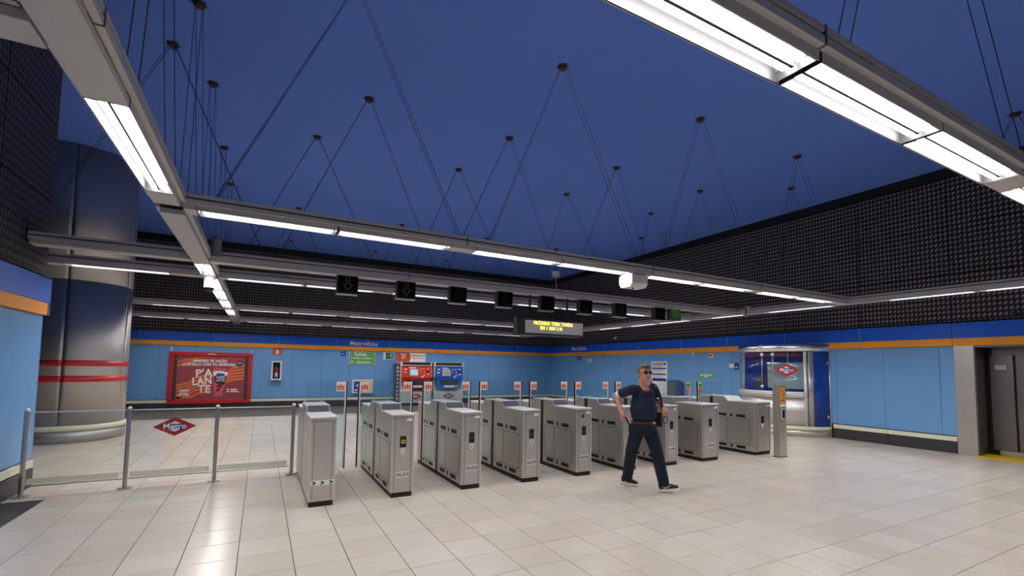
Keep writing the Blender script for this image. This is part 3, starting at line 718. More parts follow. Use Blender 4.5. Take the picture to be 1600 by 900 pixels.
ar('door_post', M['steel_top'], 1.15, 1.21, 225, 228, .25, 2.05, 3); ar('door_post', M['steel'], 1.15, 1.205, 229.5, 235, .25, 2.05, 4)
ar('booth_door', M['boothblue'], 1.16, 1.185, 235.3, 254, .25, 2.05, 14)
ar('side_post', M['steel_top'], 1.14, 1.21, 103, 107, .15, 2.05, 3); ar('side_post', M['steel'], 1.16, 1.21, 254.2, 256, 0, 2.1, 3)
for z in (.45, 1.75): ar('door_hinge', M['steel_top'], 1.185, 1.20, 251, 252.5, z, z + .07, 2)
ar('canopy', M['canopy'], 1.0, 1.24, 103, 257, 2.06, 2.235, 48)
ar('canopy_roof', M['steel'], 0.0, 1.15, 104, 256, 2.2, 2.225, 24)
# inside the booth
bx('inner_wall', M['boothblue'], bt, 12.10, 12.145, 6.42, 8.58, .25, 2.1)
bx('inner_board', M['board'], bt, 12.07, 12.10, 6.60, 7.88, 1.12, 1.80)
bx('inner_stripe', M['logored'], bt, 12.08, 12.10, 6.45, 8.5, 1.95, 2.04)
b = BM(); box(b, 11.75, 11.80, 7.75, 8.05, 1.15, 1.45); box(b, 11.77, 11.79, 7.87, 7.93, 1.0, 1.16); bmesh.ops.rotate(b, cent=(11.77, 7.9, 1.2), matrix=Matrix.Rotation(-.5, 3, 'Z'), verts=b.verts); obj('inner_monitor', b, M['base'], bt)
# emblem on the curved glass, angle 207
an = math.radians(207.5); ex, ey = BC[0] + 1.215 * math.cos(an), BC[1] + 1.215 * math.sin(an)
em = bpy.data.objects.new('booth_emblem', None); COL.objects.link(em); em.parent = bt; em.location = (ex, ey, 1.60); em.rotation_euler = (0, 0, an + PI / 2)
def flatd(pts, y, mt, nm):
    b = BM(); prism(b, pts, 1, y - .001, y); obj(nm, b, mt, em)
a, c = .27, .16
flatd([(-a, 0), (0, -c), (a, 0), (0, c)], -.001, M['logored'], 'emblem'); flatd([(-a * .56, 0), (0, -c * .56), (a * .56, 0), (0, c * .56)], -.003, M['signw'], 'emblem_centre')
flatd([(-a * .52, -c * .28), (a * .52, -c * .28), (a * .52, c * .28), (-a * .52, c * .28)], -.005, M['logoblue'], 'emblem_bar')
text('lettering', 'Metro', .105, (0, -.0075, 0), RB, M['signw'], em, bold=.002, ext=.0008)

# ------------------------------------------------------------------ back wall things
Yw = YB - .001
# poster in red frame
t = thing('poster_frame', 'large red framed coffee poster with orange waves on the back wall', 'poster', (-2.64, Yw, .20))
W, Hh = 2.37, 1.71
for d in ((0, W, Hh - .12, Hh), (0, W, 0, .12), (0, .12, .12, Hh - .12), (W - .12, W, .12, Hh - .12)): bx('frame_rail', M['red'], t, d[0], d[1], -.10, 0, d[2], d[3], bev=.008)
bx('side_strip', M['base'], t, .12, .22, -.07, 0, .12, Hh - .12); bx('side_strip', M['base'], t, W - .22, W - .12, -.07, 0, .12, Hh - .12)
M['pbg'] = mat('poster_dusty_red', srgb(156, 66, 72), 0.5, var=.06); M['por'] = mat('poster_orange', srgb(232, 118, 66), 0.5, var=.04); M['pdk'] = mat('poster_dark_navy', srgb(38, 46, 66), .5); M['ppk'] = mat('poster_pink', srgb(214, 92, 108), .5)
pic = bx('poster_sheet', M['pbg'], t, .22, W - .22, -.055, -.04, .12, Hh - .12)
def wave(pts, th):
    b = BM(); n = 22; top = []; bot = []
    for i in range(n + 1):
        u = i / n; f = u * (len(pts) - 1); k = min(int(f), len(pts) - 2); fr = f - k; fr = fr * fr * (3 - 2 * fr)
        x = pts[k][0] + (pts[k + 1][0] - pts[k][0]) * (f - k); z = pts[k][1] + (pts[k + 1][1] - pts[k][1]) * fr
        top.append((x, z + th / 2)); bot.append((x, max(z - th / 2, .125)))
    for i in range(n):
        q = [(top[i]), (top[i + 1]), (bot[i + 1]), (bot[i])]
        if q[0][1] - q[3][1] < .004 or q[1][1] - q[2][1] < .004: continue
        prism(b, q, 1, -.058, -.055)
    obj('printed_wave', b, M['por'], pic)
for k in range(5): wave([(.23, .60 - k * .105), (.45, .66 - k * .10), (.85, .90 - k * .11), (1.15, .93 - k * .10)], .07)
for k in range(2): wave([(.23, 1.25 + k * .12), (.45, 1.33 + k * .11), (.80, 1.47 + k * .04), (1.1, 1.50 + k * .03)], .07)
for k in range(5): wave([(1.35, .42 + k * .13), (1.62, .72 + k * .09), (1.85, .80 + k * .105), (2.14, .82 + k * .115)], .065)
wave([(.23, .20), (.6, .22), (.9, .36), (1.2, .40)], .07)
text('poster_lettering', '¿MADRID SE VACÍA?', .125, (1.14, -.060, 1.42), RB, M['signw'], pic, bold=.004, sx=.82)
text('poster_lettering', '¡LLÉNALO CON TU ENERGÍA!', .125, (1.12, -.060, 1.30), RB, M['signw'], pic, bold=.004, sx=.86)
text('poster_lettering', "P'A", .35, (.97, -.061, 1.00), (PI / 2, -.05, 0), M['signw'], pic, bold=.009, sx=.95)
text('poster_lettering', 'LAN', .35, (.93, -.061, .74), (PI / 2, -.09, 0), M['signw'], pic, bold=.009, sx=.80)
text('poster_lettering', 'TE', .35, (1.00, -.061, .47), (PI / 2, .05, 0), M['signw'], pic, bold=.009, sx=.90)
text('poster_lettering', '100%', .12, (.45, -.061, .42), RB, M['signw'], pic, bold=.006); text('poster_lettering', '~7', .07, (.45, -.061, .33), RB, M['signw'], pic, bold=.004); text('poster_lettering', '~3 6', .06, (.44, -.061, .27), RB, M['signw'], pic, bold=.003)
text('poster_lettering', '~2 5', .09, (1.80, -.061, .46), RB, M['signw'], pic, bold=.003, sx=.8); text('poster_lettering', '~2 7', .07, (1.82, -.061, .39), RB, M['signw'], pic, bold=.002)
text('poster_lettering', '~9', .05, (1.17, -.103, Hh - .06), RB, M['peach'], t, bold=.001)
def flat(nm, pts, d, mt):
    b = BM(); prism(b, pts, 1, -.056 - d * .002, -.054 - d * .002); return obj(nm, b, mt, pic)
def disc(cx, cz, rx, rz, n=24): return [(cx + rx * math.cos(2 * PI * i / n), cz + rz * math.sin(2 * PI * i / n)) for i in range(n)]
flat('printed_cup', [(1.22, 1.12), (1.30, .24), (1.52, .24), (1.66, 1.10)], 1, M['ppk']); flat('printed_cup_rim', disc(1.44, 1.13, .22, .05), 2, M['ppk']); flat('printed_cup_band', [(1.22, 1.06), (1.25, .92), (1.64, .92), (1.66, 1.04), (1.45, 1.10)], 2, M['signw'])
flat('printed_cup_badge', disc(1.44, .82, .17, .19), 3, M['pdk']); flat('printed_cup_tag', [(1.34, .95), (1.56, .93), (1.56, 1.0), (1.34, 1.02)], 4, M['midblue'])
text('poster_lettering', 'CAFFÈ', .105, (1.45, -.064, .87), RB, M['signw'], pic, bold=.003, sx=.8); text('poster_lettering', 'LATTE', .105, (1.45, -.064, .77), RB, M['signw'], pic, bold=.003, sx=.8)
flat('printed_seal', disc(1.99, 1.34, .085, .10), 2, M['pdk']); text('poster_lettering', '~4', .05, (1.99, -.062, 1.36), RB, M['signw'], pic)
bx('frame_hook', M['white'], t, .02, .06, -.05, 0, Hh, Hh + .16); bx('frame_hook', M['white'], t, W - .06, W - .02, -.05, 0, Hh, Hh + .12)
# fire extinguisher cabinet and its sign
t = thing('extinguisher_sign', 'small orange fire sign under the orange strip, above the extinguisher cabinet', 'sign', (.36, Yw, 1.88))
bx('sign_plate', M['pict'], t, 0, .28, -.012, 0, 0, .235); b = BM(); box(b, .09, .19, -.016, -.012, .03, .15); tube(b, (.14, -.016, .16), (.14, -.012, .16), .03, 8); obj('sign_symbol', b, M['peach'], t)
t = thing('extinguisher_cabinet', 'white framed glass cabinet holding a red fire extinguisher on back wall', 'cabinet', (.33, Yw, .98))
for d in ((0, .33, 0, .05), (0, .33, .63, .68), (0, .05, .05, .63), (.28, .33, .05, .63)): bx('cabinet_frame', M['white'], t, d[0], d[1], -.16, 0, d[2], d[3], bev=.004)
bx('cabinet_back', M['dark'], t, .05, .28, -.02, 0, .05, .63)
ex_ = thing('fire_extinguisher', 'red fire extinguisher inside the white cabinet on the back wall', 'fire extinguisher', (.495, Yw - .085, 1.03))
b = BM(); tube(b, (0, 0, 0), (0, 0, .36), .06, 16); tube(b, (0, 0, .36), (0, 0, .42), .06, 16, .02); obj('cylinder', b, M['red'], ex_); b = BM(); tube(b, (0, 0, .42), (0, 0, .47), .015, 8); box(b, -.01, .06, -.01, .01, .46, .48); obj('valve', b, M['black'], ex_); bx('label_print', M['signw'], ex_, -.04, .04, -.062, -.058, .08, .22)
bx('cabinet_pane', M['boothglass'], t, .05, .28, -.158, -.152, .05, .63)
# salida sign
t = thing('exit_direction_sign', 'green Salida and Ascensor sign under the MetroEste lettering', 'sign', (2.96, Yw, 1.575))
bx('sign_plate', M['white'], t, 0, .975, -.03, 0, 0, .52); bx('sign_face', M['green'], t, .02, .955, -.034, -.03, .015, .505)
text('sign_lettering', 'Salida', .19, (.42, -.037, .40), RB, M['signw'], t, bold=.004); text('sign_lettering', '~9 2 9', .062, (.50, -.037, .25), RB, M['signw'], t); text('sign_lettering', 'Ascensor', .135, (.56, -.037, .11), RB, M['signw'], t, bold=.003)
b = BM(); prism(b, [(.06, .115), (.11, .165), (.125, .15), (.10, .125), (.17, .125), (.17, .105), (.10, .105), (.125, .08), (.11, .065)], 1, -.037, -.034); tube(b, (.09, -.037, .25), (.09, -.034, .25), .025, 10); obj('sign_arrow', b, M['signw'], t)
t = thing('small_blue_sign', 'tiny blue square plate left of the green Salida sign', 'sign', (2.66, Yw, 1.88)); bx('sign_plate', M['midblue'], t, 0, .18, -.01, 0, 0, .2); bx('sign_symbol', M['signw'], t, .04, .1, -.013, -.01, .08, .11)
t = thing('emergency_exit_sign', 'dark green running man exit sign left of the red ticket machine', 'sign', (4.25, Yw, 1.80))
bx('sign_plate', M['white'], t, 0, .42, -.02, 0, 0, .30); bx('sign_face', M['dkgreen'], t, .09, .395, -.023, -.02, .03, .27)
b = BM(); box(b, .025, .10, -.026, -.023, .05, .25); box(b, .15, .24, -.026, -.023, .145, .16)
for p, q in (((.30, .20), (.32, .13)), ((.30, .19), (.26, .16)), ((.30, .19), (.36, .16)), ((.32, .13), (.28, .06)), ((.32, .13), (.37, .06))): tube(b, (p[0], -.025, p[1]), (q[0], -.025, q[1]), .012, 5)
tube(b, (.31, -.027, .225), (.31, -.023, .225), .02, 10); obj('sign_symbol', b, M['signw'], t)
# notice box
t = thing('notice_box', 'white wall box with blue and peach faces, behind the second gate', 'box', (3.10, Yw, .48))
bx('box_body', M['white'], t, 0, .78, -.12, 0, 0, .52, bev=.012); bx('blue_face', M['midblue'], t, .06, .38, -.125, -.12, .06, .46); bx('peach_face', M['peach'], t, .40, .73, -.125, -.12, .05, .47)
text('box_lettering', '~2 2', .10, (.22, -.128, .13), RB, M['signw'], t); b = BM(); prism(b, [(.12, .30), (.22, .25), (.32, .30), (.22, .35)], 1, -.128, -.125); obj('box_emblem', b, M['signw'], t)
# banner above the red machine
t = thing('wall_banner', 'red and white banner above the red ticket machine', 'sign', (4.79, Yw, 1.73))
bx('banner_sheet', M['signw'], t, 0, 1.2, -.02, 0, 0, .36); b = BM(); prism(b, [(0, 0), (.52, 0), (.58, .18), (.52, .36), (0, .36)], 1, -.024, -.02); obj('banner_red', b, M['pict'], t)
text('banner_lettering', '27', .17, (.27, -.026, .17), RB, M['signw'], t, bold=.004); text('banner_lettering', '~7', .07, (.27, -.026, .30), RB, M['signw'], t); text('banner_lettering', '~10 7', .06, (.88, -.022, .25), RB, M['pict'], t); text('banner_lettering', '~5 2 7', .05, (.88, -.022, .15), RB, M['pict'], t)
# ticket machines
def machine(x, col, hood, label, scr):
    t = thing('ticket_machine', label, 'ticket machine', (x, YB - .001, 0), 0, 'ticket machines on the back wall')
    Wd = 1.25
    b = BM(); prism(b, [(0, .10), (0, 1.72), (-.55, 1.72), (-.60, 1.12), (-.42, 1.05), (-.42, .62), (-.58, .55), (-.52, .10)], 0, 0, Wd); obj('machine_body', b, M['white'], t)
    bx('machine_plinth', M['base'], t, .02, Wd - .02, -.48, 0, 0, .10)
    bx('machine_hood', M['dark'], t, .05, Wd - .05, -.565, -.50, 1.60, 1.71); b = BM(); box(b, .04, Wd - .04, -.62, -.55, 1.575, 1.60); obj('hood_lip', b, M['white'], t)
    b = BM(); prism(b, [(-.575, 1.58), (-.625, 1.10), (-.60, 1.09), (-.54, 1.58)], 0, .02, Wd - .02); fp = obj('front_panel', b, col, t)
    b = BM(); prism(b, [(.05, 1.09), (.12, .72), (.20, .66), (.62, .62), (1.05, .66), (1.13, .72), (1.20, 1.09)], 1, -.61, -.42); obj('tray_surround', b, hood, t)
    bx('tray_recess', M['base'], t, .22, 1.03, -.615, -.61, .80, 1.02); bx('tray_lip', M['white'], t, .40, 1.0, -.65, -.60, .70, .79, bev=.01); bx('coin_slot', M['black'], t, .84, .96, -.655, -.65, .72, .77)
    def on(z): return -.63 + (z - 1.10) / .48 * .05
    bx('screen_frame', M['offwhite'], fp, .33, .67, on(1.22) - .012, on(1.38), 1.17, 1.43, bev=.008); bx('touch_screen', scr, fp, .37, .63, on(1.22) - .017, on(1.22) - .010, 1.20, 1.40)
    b = BM()
    for cx, cz, s in ((.17, 1.43, .045), (.16, 1.30, .05), (.78, 1.44, .03), (.78, 1.32, .02), (.90, 1.44, .03), (.92, 1.20, .035), (1.07, 1.45, .035), (1.08, 1.24, .045), (.85, 1.13, .05), (.93, 1.32, .025)):
        box(b, cx - s, cx + s, on(cz) - .008, on(cz), cz - s * .5, cz + s * .5)
    obj('button_print', b, M['signw'], fp); bx('note_slot', M['dark'], fp, 1.02, 1.13, on(1.34) - .012, on(1.34), 1.31, 1.38); bx('card_slot', M['dark'], fp, .12, .22, on(1.24) - .012, on(1.24), 1.24, 1.27)
    text('panel_lettering', '~8', .07, (.45, on(1.49) - .006, 1.49), RB, M['signw'], fp, bold=.002)
    a, c = .24, .125
    def fd(pts, y, mt, nm): b = BM(); prism(b, pts, 1, y - .003, y); obj(nm, b, mt, t)
    cx, cz = .62, .36
    fd([(cx - a, cz), (cx, cz - c), (cx + a, cz), (cx, cz + c)], -.575, M['logored'], 'emblem'); fd([(cx - a * .5, cz), (cx, cz - c * .5), (cx + a * .5, cz), (cx, cz + c * .5)], -.580, M['signw'], 'emblem_centre')
    fd([(cx - a * .5, cz - c * .25), (cx + a * .5, cz - c * .25), (cx + a * .5, cz + c * .25), (cx - a * .5, cz + c * .25)], -.584, M['logoblue'], 'emblem_bar'); text('lettering', 'Metro', .085, (cx, -.589, cz), RB, M['signw'], t, bold=.002)
    return t
M['scr1'] = mat('pale_screen', srgb(120, 180, 200), .2, emit=.25, ecol=srgb(120, 180, 200)); M['scr2'] = mat('olive_screen', srgb(140, 150, 120), .2, var=.3, scale=20, emit=.1, ecol=srgb(130, 140, 120))
M['mred'] = mat('machine_red', srgb(226, 60, 40), .4); M['mred2'] = mat('machine_dark_red', srgb(190, 28, 30), .4)
machine(4.84, M['mred'], M['mred2'], 'red and white ticket machine on the back wall', M['scr1']); machine(6.20, M['midblue'], M['band'], 'blue and white ticket machine right of the red one', M['scr2'])
t = thing('striped_post', 'dark panel with a column of grey marks between the two ticket machines', 'panel', (6.10, Yw, .1)); bx('panel_board', M['base'], t, 0, .09, -.45, 0, .2, 1.6)
t = thing('dotted_panel', 'narrow grey panel with white marks left of the red ticket machine', 'panel', (4.70, Yw, .1)); bx('panel_board', M['slope'], t, 0, .10, -.40, 0, 0, 1.55)
b = BM()
for k in range(9): box(b, .02, .08, -.404, -.40, .15 + k * .15, .22 + k * .15)
obj('panel_marks', b, M['signw'], t)

# ------------------------------------------------------------------ right wall things (X = 12.15)
Xw = XR - .001
def rw(nm, label, cat, yl, yr, z0, z1, mt, th=.015):
    """plate on the right wall; yl = far edge, yr = near edge. local x to the right"""
    t = thing(nm, label, cat, (Xw, yl, z0), -PI / 2); bx('plate', mt, t, 0, yl - yr, -th, 0, 0, z1 - z0); return t
t = rw('small_blue_sign', 'tiny blue square plate on the right wall near the far corner', 'sign', 16.63, 16.35, 1.91, 2.1, M['midblue']); bx('sign_symbol', M['signw'], t, .05, .2, -.018, -.015, .07, .1)
t = rw('prohibition_sign', 'tiny round red and white sign on right wall near the far corner', 'sign', 15.90, 15.64, 1.83, 1.97, M['signw']); b = BM(); tube(b, (.13, -.018, .07), (.13, -.015, .07), .05, 12); obj('sign_symbol', b, M['logored'], t)
t = rw('information_board', 'tall white information panel with blue bands behind the man\'s head', 'board', 12.19, 11.49, .45, 1.85, M['signw'], .03)
for z0, z1, x0, x1 in ((1.27, 1.34, .09, .66), (1.13, 1.18, .03, .66), (.93, .98, .03, .66), (.72, .82, .03, .67)): bx('blue_band', M['logoblue'], t, x0, x1, -.033, -.03, z0, z1)
text('board_lettering', '~5 2 6', .055, (.36, -.036, 1.305), RB, M['signw'], t)
b = BM()
for z in (1.24, 1.21, 1.09, 1.06, 1.03, .9, .87, .84): box(b, .05, .55 + .1 * math.sin(z * 40), -.0325, -.03, z, z + .008)
obj('text_lines', b, M['slope'], t); b = BM()
for k in range(5): box(b, .08 + .12 * k, .10 + .12 * k, -.0325, -.03, .1, .66)
obj('map_lines', b, M['peach'], t)
t = thing('steel_kiosk', 'small steel kiosk box on the right wall behind the last narrow gates', 'kiosk', (XR - .001, 11.30, 0), -PI / 2); bx('kiosk_body', M['steel_dk'], t, 0, .42, -.22, 0, .33, 1.21, bev=.01); bx('kiosk_face', M['slope'], t, .05, .27, -.225, -.22, .7, 1.1); bx('kiosk_side', M['logoblue'], t, .42, .52, -.2, 0, .33, 1.15)
t = rw('green_oval_sign', 'green pill shaped notice on the right wall above the wide gate', 'sign', 10.27, 9.57, 1.33, 1.33, M['green']) if False else thing('green_oval_sign', 'green pill shaped notice on the right wall above the wide gate', 'sign', (Xw, 10.27, 1.33), -PI / 2)
b = BM(); prism(b, [(.07 + .07 * math.cos(a), .07 + .07 * math.sin(a)) for a in [PI / 2 + PI * i / 10 for i in range(11)]] + [(.63 + .07 * math.cos(a), .07 + .07 * math.sin(a)) for a in [-PI / 2 + PI * i / 10 for i in range(11)]], 1, -.01, 0); obj('sign_plate', b, M['green'], t)
text('sign_lettering', '~4 10', .055, (.35, -.012, .09), RB, M['signw'], t); text('sign_lettering', '~6', .05, (.35, -.012, .04), RB, M['signw'], t)
t = rw('alarm_box', 'small white square box with red button high on the right wall', 'alarm', 9.79, 9.65, 1.95, 2.09, M['white'], .04); b = BM(); tube(b, (.07, -.05, .07), (.07, -.04, .07), .035, 12); obj('alarm_button', b, M['logored'], t)
t = rw('white_notice', 'small white notice beside the blue plate left of the booth', 'sign', 9.10, 8.95, 1.65, 1.77, M['signw']); bx('notice_clip', M['base'], t, .06, .09, -.02, -.01, .12, .15)
t = rw('blue_notice', 'small blue plate touching the left post of the booth', 'sign', 8.93, 8.80, 1.60, 1.79, M['logoblue']); bx('notice_print', M['signw'], t, .03, .09, -.018, -.015, .05, .09)
t = thing('wall_camera', 'tiny white camera on the dark mesh of the right wall', 'camera', (Xw - .01, 14.0, 2.78), -PI / 2); b = BM(); tube(b, (0, 0, 0), (0, -.1, 0), .02, 8); obj('camera_arm', b, M['white'], t); b = BM(); bmesh.ops.create_uvsphere(b, u_segments=12, v_segments=8, radius=.05, matrix=Matrix.Translation((0, -.12, -.02))); obj('camera_dome', b, M['white'], t, True)
t = thing('wall_camera', 'tiny white camera under the orange strip above the wide gate', 'camera', (Xw, 10.36, 2.07), -PI / 2); b = BM(); tube(b, (0, 0, .03), (0, -.07, .02), .015, 8); obj('camera_arm', b, M['white'], t); b = BM(); bmesh.ops.create_uvsphere(b, u_segments=12, v_segments=8, radius=.035, matrix=Matrix.Translation((0, -.08, 0))); obj('camera_dome', b, M['white'], t, True)

# ------------------------------------------------------------------ the walking man
M['skin'] = mat('skin', srgb(214, 150, 128), 0.5, var=.08, scale=14); M['skin'].node_tree.nodes['Principled BSDF'].inputs['Subsurface Weight'].default_value = 0.08
M['hair'] = mat('brown_grey_hair', srgb(98, 84, 72), 0.7, var=.35, scale=60, bump=.5); M['shirt'] = mat('navy_tshirt', srgb(27, 35, 60), 0.9, var=.15, scale=12, bump=.25)
M['jeans'] = mat('dark_navy_trousers', srgb(18, 24, 42), 0.9, var=.2, scale=10, bump=.3); M['belt'] = mat('brown_leather', srgb(74, 44, 40), 0.5); M['shoe'] = mat('black_shoe', srgb(22, 23, 28), 0.6)
M['lips'] = mat('lips', srgb(170, 92, 84), 0.5); M['lens'] = mat('dark_lens', srgb(16, 14, 16), 0.12, var=.02); M['bag'] = mat('black_nylon', srgb(22, 22, 26), .7)
man = thing('person', 'man in navy t-shirt, dark trousers and sunglasses walking past the ticket gates', 'person', (4.53, 4.62, 0), math.radians(-28.15))
def dirs(th):
    t = math.radians(th); return Vector((math.cos(t), math.sin(t), 0)), Vector((math.sin(t), -math.cos(t), 0))
def ell(bm, c, lat, fwd, up, th=35, tilt=None):
    Lx, F = dirs(th); m3 = Matrix((Lx * lat, F * fwd, Vector((0, 0, up)))).transposed()
    if tilt: m3 = tilt @ m3
    bmesh.ops.create_icosphere(bm, subdivisions=3, radius=1.0, matrix=Matrix.Translation(Vector(c)) @ m3.to_4x4())
def chain(bm, pts, rs, k=.35, sub=2):
    for (a, b, ra, rb) in zip(pts[:-1], pts[1:], rs[:-1], rs[1:]):
        a, b = Vector(a), Vector(b); n = max(2, int((b - a).length / (min(ra, rb) * k)) + 1)
        for i in range(n + 1):
            f = i / n; r = ra + (rb - ra) * f
            bmesh.ops.create_icosphere(bm, subdivisions=sub, radius=r, matrix=Matrix.Translation(a.lerp(b, f)))
def fuse(name, bm, vox, mt, parent, smooth=4, post=None):
    me = bpy.data.meshes.new('t'); bm.to_mesh(me); bm.free(); o = bpy.data.objects.new('t', me); COL.objects.link(o)
    r = o.modifiers.new('r', 'REMESH'); r.mode = 'VOXEL'; r.voxel_size = vox; r.adaptivity = 0
    s = o.modifiers.new('s', 'SMOOTH'); s.factor = .5; s.iterations = smooth
    dg = bpy.context.evaluated_depsgraph_get(); dg.update(); m2 = bpy.data.meshes.new_from_object(o.evaluated_get(dg)); bpy.data.objects.remove(o)
    b = bmesh.new(); b.from_mesh(m2)
    if post: post(b)
    for f in b.faces: f.smooth = True
    me2 = bpy.data.meshes.new(name); b.to_mesh(me2); b.free(); me2.materials.append(mt)
    o2 = bpy.data.objects.new(name, me2); COL.objects.link(o2); o2.parent = parent; return o2
Lh, Fh = dirs(18); HC = Vector((-.062, -.035, 1.495)); HS = 1.10
def hp(l, f, u): return HC + Lh * l * HS + Fh * f * HS + Vector((0, 0, u * 1.04))
RSH, REL, RWR = (-.228, -.085, 1.295), (-.415, .045, 1.205), (-.365, -.04, .995)
LSH, LEL, LWR = (.108, .11, 1.30), (.195, .16, 1.12), (.185, -.02, 1.065)
RHIP, RKN, RAN = (-.145, -.01, .77), (-.215, .02, .486), (-.235, .20, .095)
LHIP, LKN, LAN = (.025, .03, .77), (.075, -.12, .494), (.150, -.175, .105)
b = BM()
ell(b, hp(0, .0, .02), .075, .092, .103, 18); ell(b, hp(0, .022, -.055), .066, .064, .070, 18); ell(b, hp(0, .040, -.092), .040, .034, .030, 18)
ell(b, hp(0, .05, -.01), .046, .036, .05, 18)
chain(b, [hp(0, .078, .012), hp(0, .094, -.014)], [.009, .0125]); chain(b, [hp(-.012, .082, -.018), hp(.012, .082, -.018)], [.009, .009])
for s in (-1, 1): ell(b, hp(s * .069, -.008, -.004), .009, .018, .029, 18)
for s in (-1, 1): ell(b, hp(s * .034, .052, -.04), .028, .026, .032, 18)
chain(b, [(-.06, .005, 1.28), (-.062, -.012, 1.41)], [.072, .064]); ell(b, (-.06, -.02, 1.265), .12, .07, .06)
ell(b, (-.06, 0, 1.18), .15, .10, .13); ell(b, (-.058, -.02, 1.0), .15, .12, .14); ell(b, (-.058, 0, .84), .145, .11, .10)
chain(b, [RSH, REL], [.048, .042]); chain(b, [REL, RWR], [.043, .030]); chain(b, [LSH, LEL], [.048, .041]); chain(b, [LEL, LWR], [.041, .030])
chain(b, [(-.06, .01, 1.27), RSH], [.06, .05]); chain(b, [(-.06, .01, 1.27), LSH], [.06, .05])
for P in ((RHIP, RKN, RAN), (LHIP, LKN, LAN)): chain(b, P, [.078, .052, .034])
for an, d in ((RAN, (.12, -.11)), (LAN, (.16, -.06))): chain(b, [an, (an[0] + d[0] * .45, an[1] + d[1] * .45, .062)], [.030, .022])
def hand(bm, wr, palm, fd, up, side, curl):
    wr, palm, fd, up = Vector(wr), Vector(palm), Vector(fd).normalized(), Vector(up).normalized(); sd = fd.cross(up).normalized() * side
    chain(bm, [wr, palm], [.026, .028], .4)
    for k in (-1.5, -.5, .5, 1.5): chain(bm, [palm, palm + sd * k * .016 + fd * .028], [.016, .0125], .5)
    ln = {-1.5: .052, -.5: .064, .5: .068, 1.5: .060}
    for k in (-1.5, -.5, .5, 1.5):
        p0 = palm + sd * k * .019 + fd * .030; p1 = p0 + fd * ln[k] * .45 + up * (-curl * .3 * ln[k]); p2 = p1 + fd * ln[k] * .35 * (1 - curl) - up * ln[k] * (.15 + .5 * curl); p3 = p2 - up * ln[k] * .28 - fd * ln[k] * .3 * curl
        chain(bm, [p0, p1, p2, p3], [.0098, .0092, .0086, .0076], .5)
    t0 = palm + sd * .024 - fd * .008; t1 = t0 + sd * .022 + fd * .022; t2 = t1 + fd * .026 - up * .010
    chain(bm, [t0, t1, t2], [.013, .011, .0088], .5)
hand(b, RWR, (-.347, -.075, .945), (.25, -.25, -1), (-.6, -.75, .1), 1, .55)
hand(b, LWR, (.183, -.075, 1.055), (.0, -1, -.25), (.25, -.2, 1), -1, .8)
fuse('body', b, .0062, M['skin'], man, 3)
# hair: a cap over skull, open at the face
b = BM(); ell(b, hp(0, -.012, .030), .082, .097, .108, 18); ell(b, hp(0, .035, .088), .062, .048, .040, 18)
def cut(bb):
    dl = []
    for v in bb.verts:
        d = v.co - HC; f = d.dot(Fh); u = d.z; l = abs(d.dot(Lh))
        lim = .052 - .30 * max(0, f + .02) if False else 0
        if (f > .033 and u < .072) or (f > -.012 and u < .018) or u < -.055 or (f > .012 and u < .048): dl.append(v)
    bmesh.ops.delete(bb, geom=dl, context='VERTS')
fuse('hair', b, .006, M['hair'], man, 2, cut)
for s in (-1, 1): ell_b = BM(); ell(ell_b, hp(s * .069, .004, .012), .006, .012, .026, 18); obj('sideburn', ell_b, M['hair'], man, True)
# sunglasses
sg = BM()
for s in (-1, 1):
    ell(sg, hp(s * .031, .086, .016), .0255, .006, .0185, 18 + s * 6)
g_ = obj('sunglasses', sg, M['lens'], man, True)
b = BM(); tube(b, hp(-.01, .092, .022), hp(.01, .092, .022), .003, 6)
for s in (-1, 1): tube(b, hp(s * .055, .078, .022), hp(s * .074, -.01, .016), .003, 6)
obj('frame', b, M['black'], g_)
b = BM(); ell(b, hp(0, .0815, -.052), .021, .006, .0045, 18); obj('lips', b, M['lips'], man, True)
b = BM()
for s in (-1, 1): tube(b, hp(s * .016, .084, .044), hp(s * .048, .076, .042), .0045, 6)
obj('eyebrows', b, M['hair'], man)
# t-shirt
b = BM()
ell(b, (-.060, .0, 1.19), .178, .128, .145); ell(b, (-.064, -.02, 1.03), .196, .165, .165); ell(b, (-.060, -.01, .945), .186, .150, .095); ell(b, (-.062, -.008, 1.11), .190, .152, .13)
chain(b, [(-.06, .01, 1.262), RSH], [.078, .066]); chain(b, [(-.06, .01, 1.262), LSH], [.078, .062])
def mid(a, c, f): return Vector(a).lerp(Vector(c), f)
chain(b, [RSH, mid(RSH, REL, .62)], [.066, .066]); chain(b, [LSH, mid(LSH, LEL, .6)], [.064, .062])
def cutshirt(bb):
    dl = []
    dR = (Vector(REL) - Vector(RSH)).normalized(); dL = (Vector(LEL) - Vector(LSH)).normalized()
    for v in bb.verts:
        q = v.co - Vector((-.06, -.03, 1.335)); 
        if (q.x ** 2 + (q.y + .02) ** 2) < .060 ** 2 and v.co.z > 1.25: dl.append(v)
        elif abs(v.co.x + .045) < (v.co.z - 1.262) * .9 and v.co.y < -.03 and v.co.z > 1.262: dl.append(v)
        elif (v.co - mid(RSH, REL, .80)).dot(dR) > 0 and v.co.x < -.26 and v.co.z > 1.1: dl.append(v)
        elif v.co.z < .868: dl.append(v)
    bmesh.ops.delete(bb, geom=dl, context='VERTS')
ts = fuse('t_shirt', b, .0085, M['shirt'], man, 4, cutshirt)
b = BM(); box(b, .078, .108, -.122, -.112, 1.175, 1.192); obj('shirt_logo', b, M['signw'], ts)
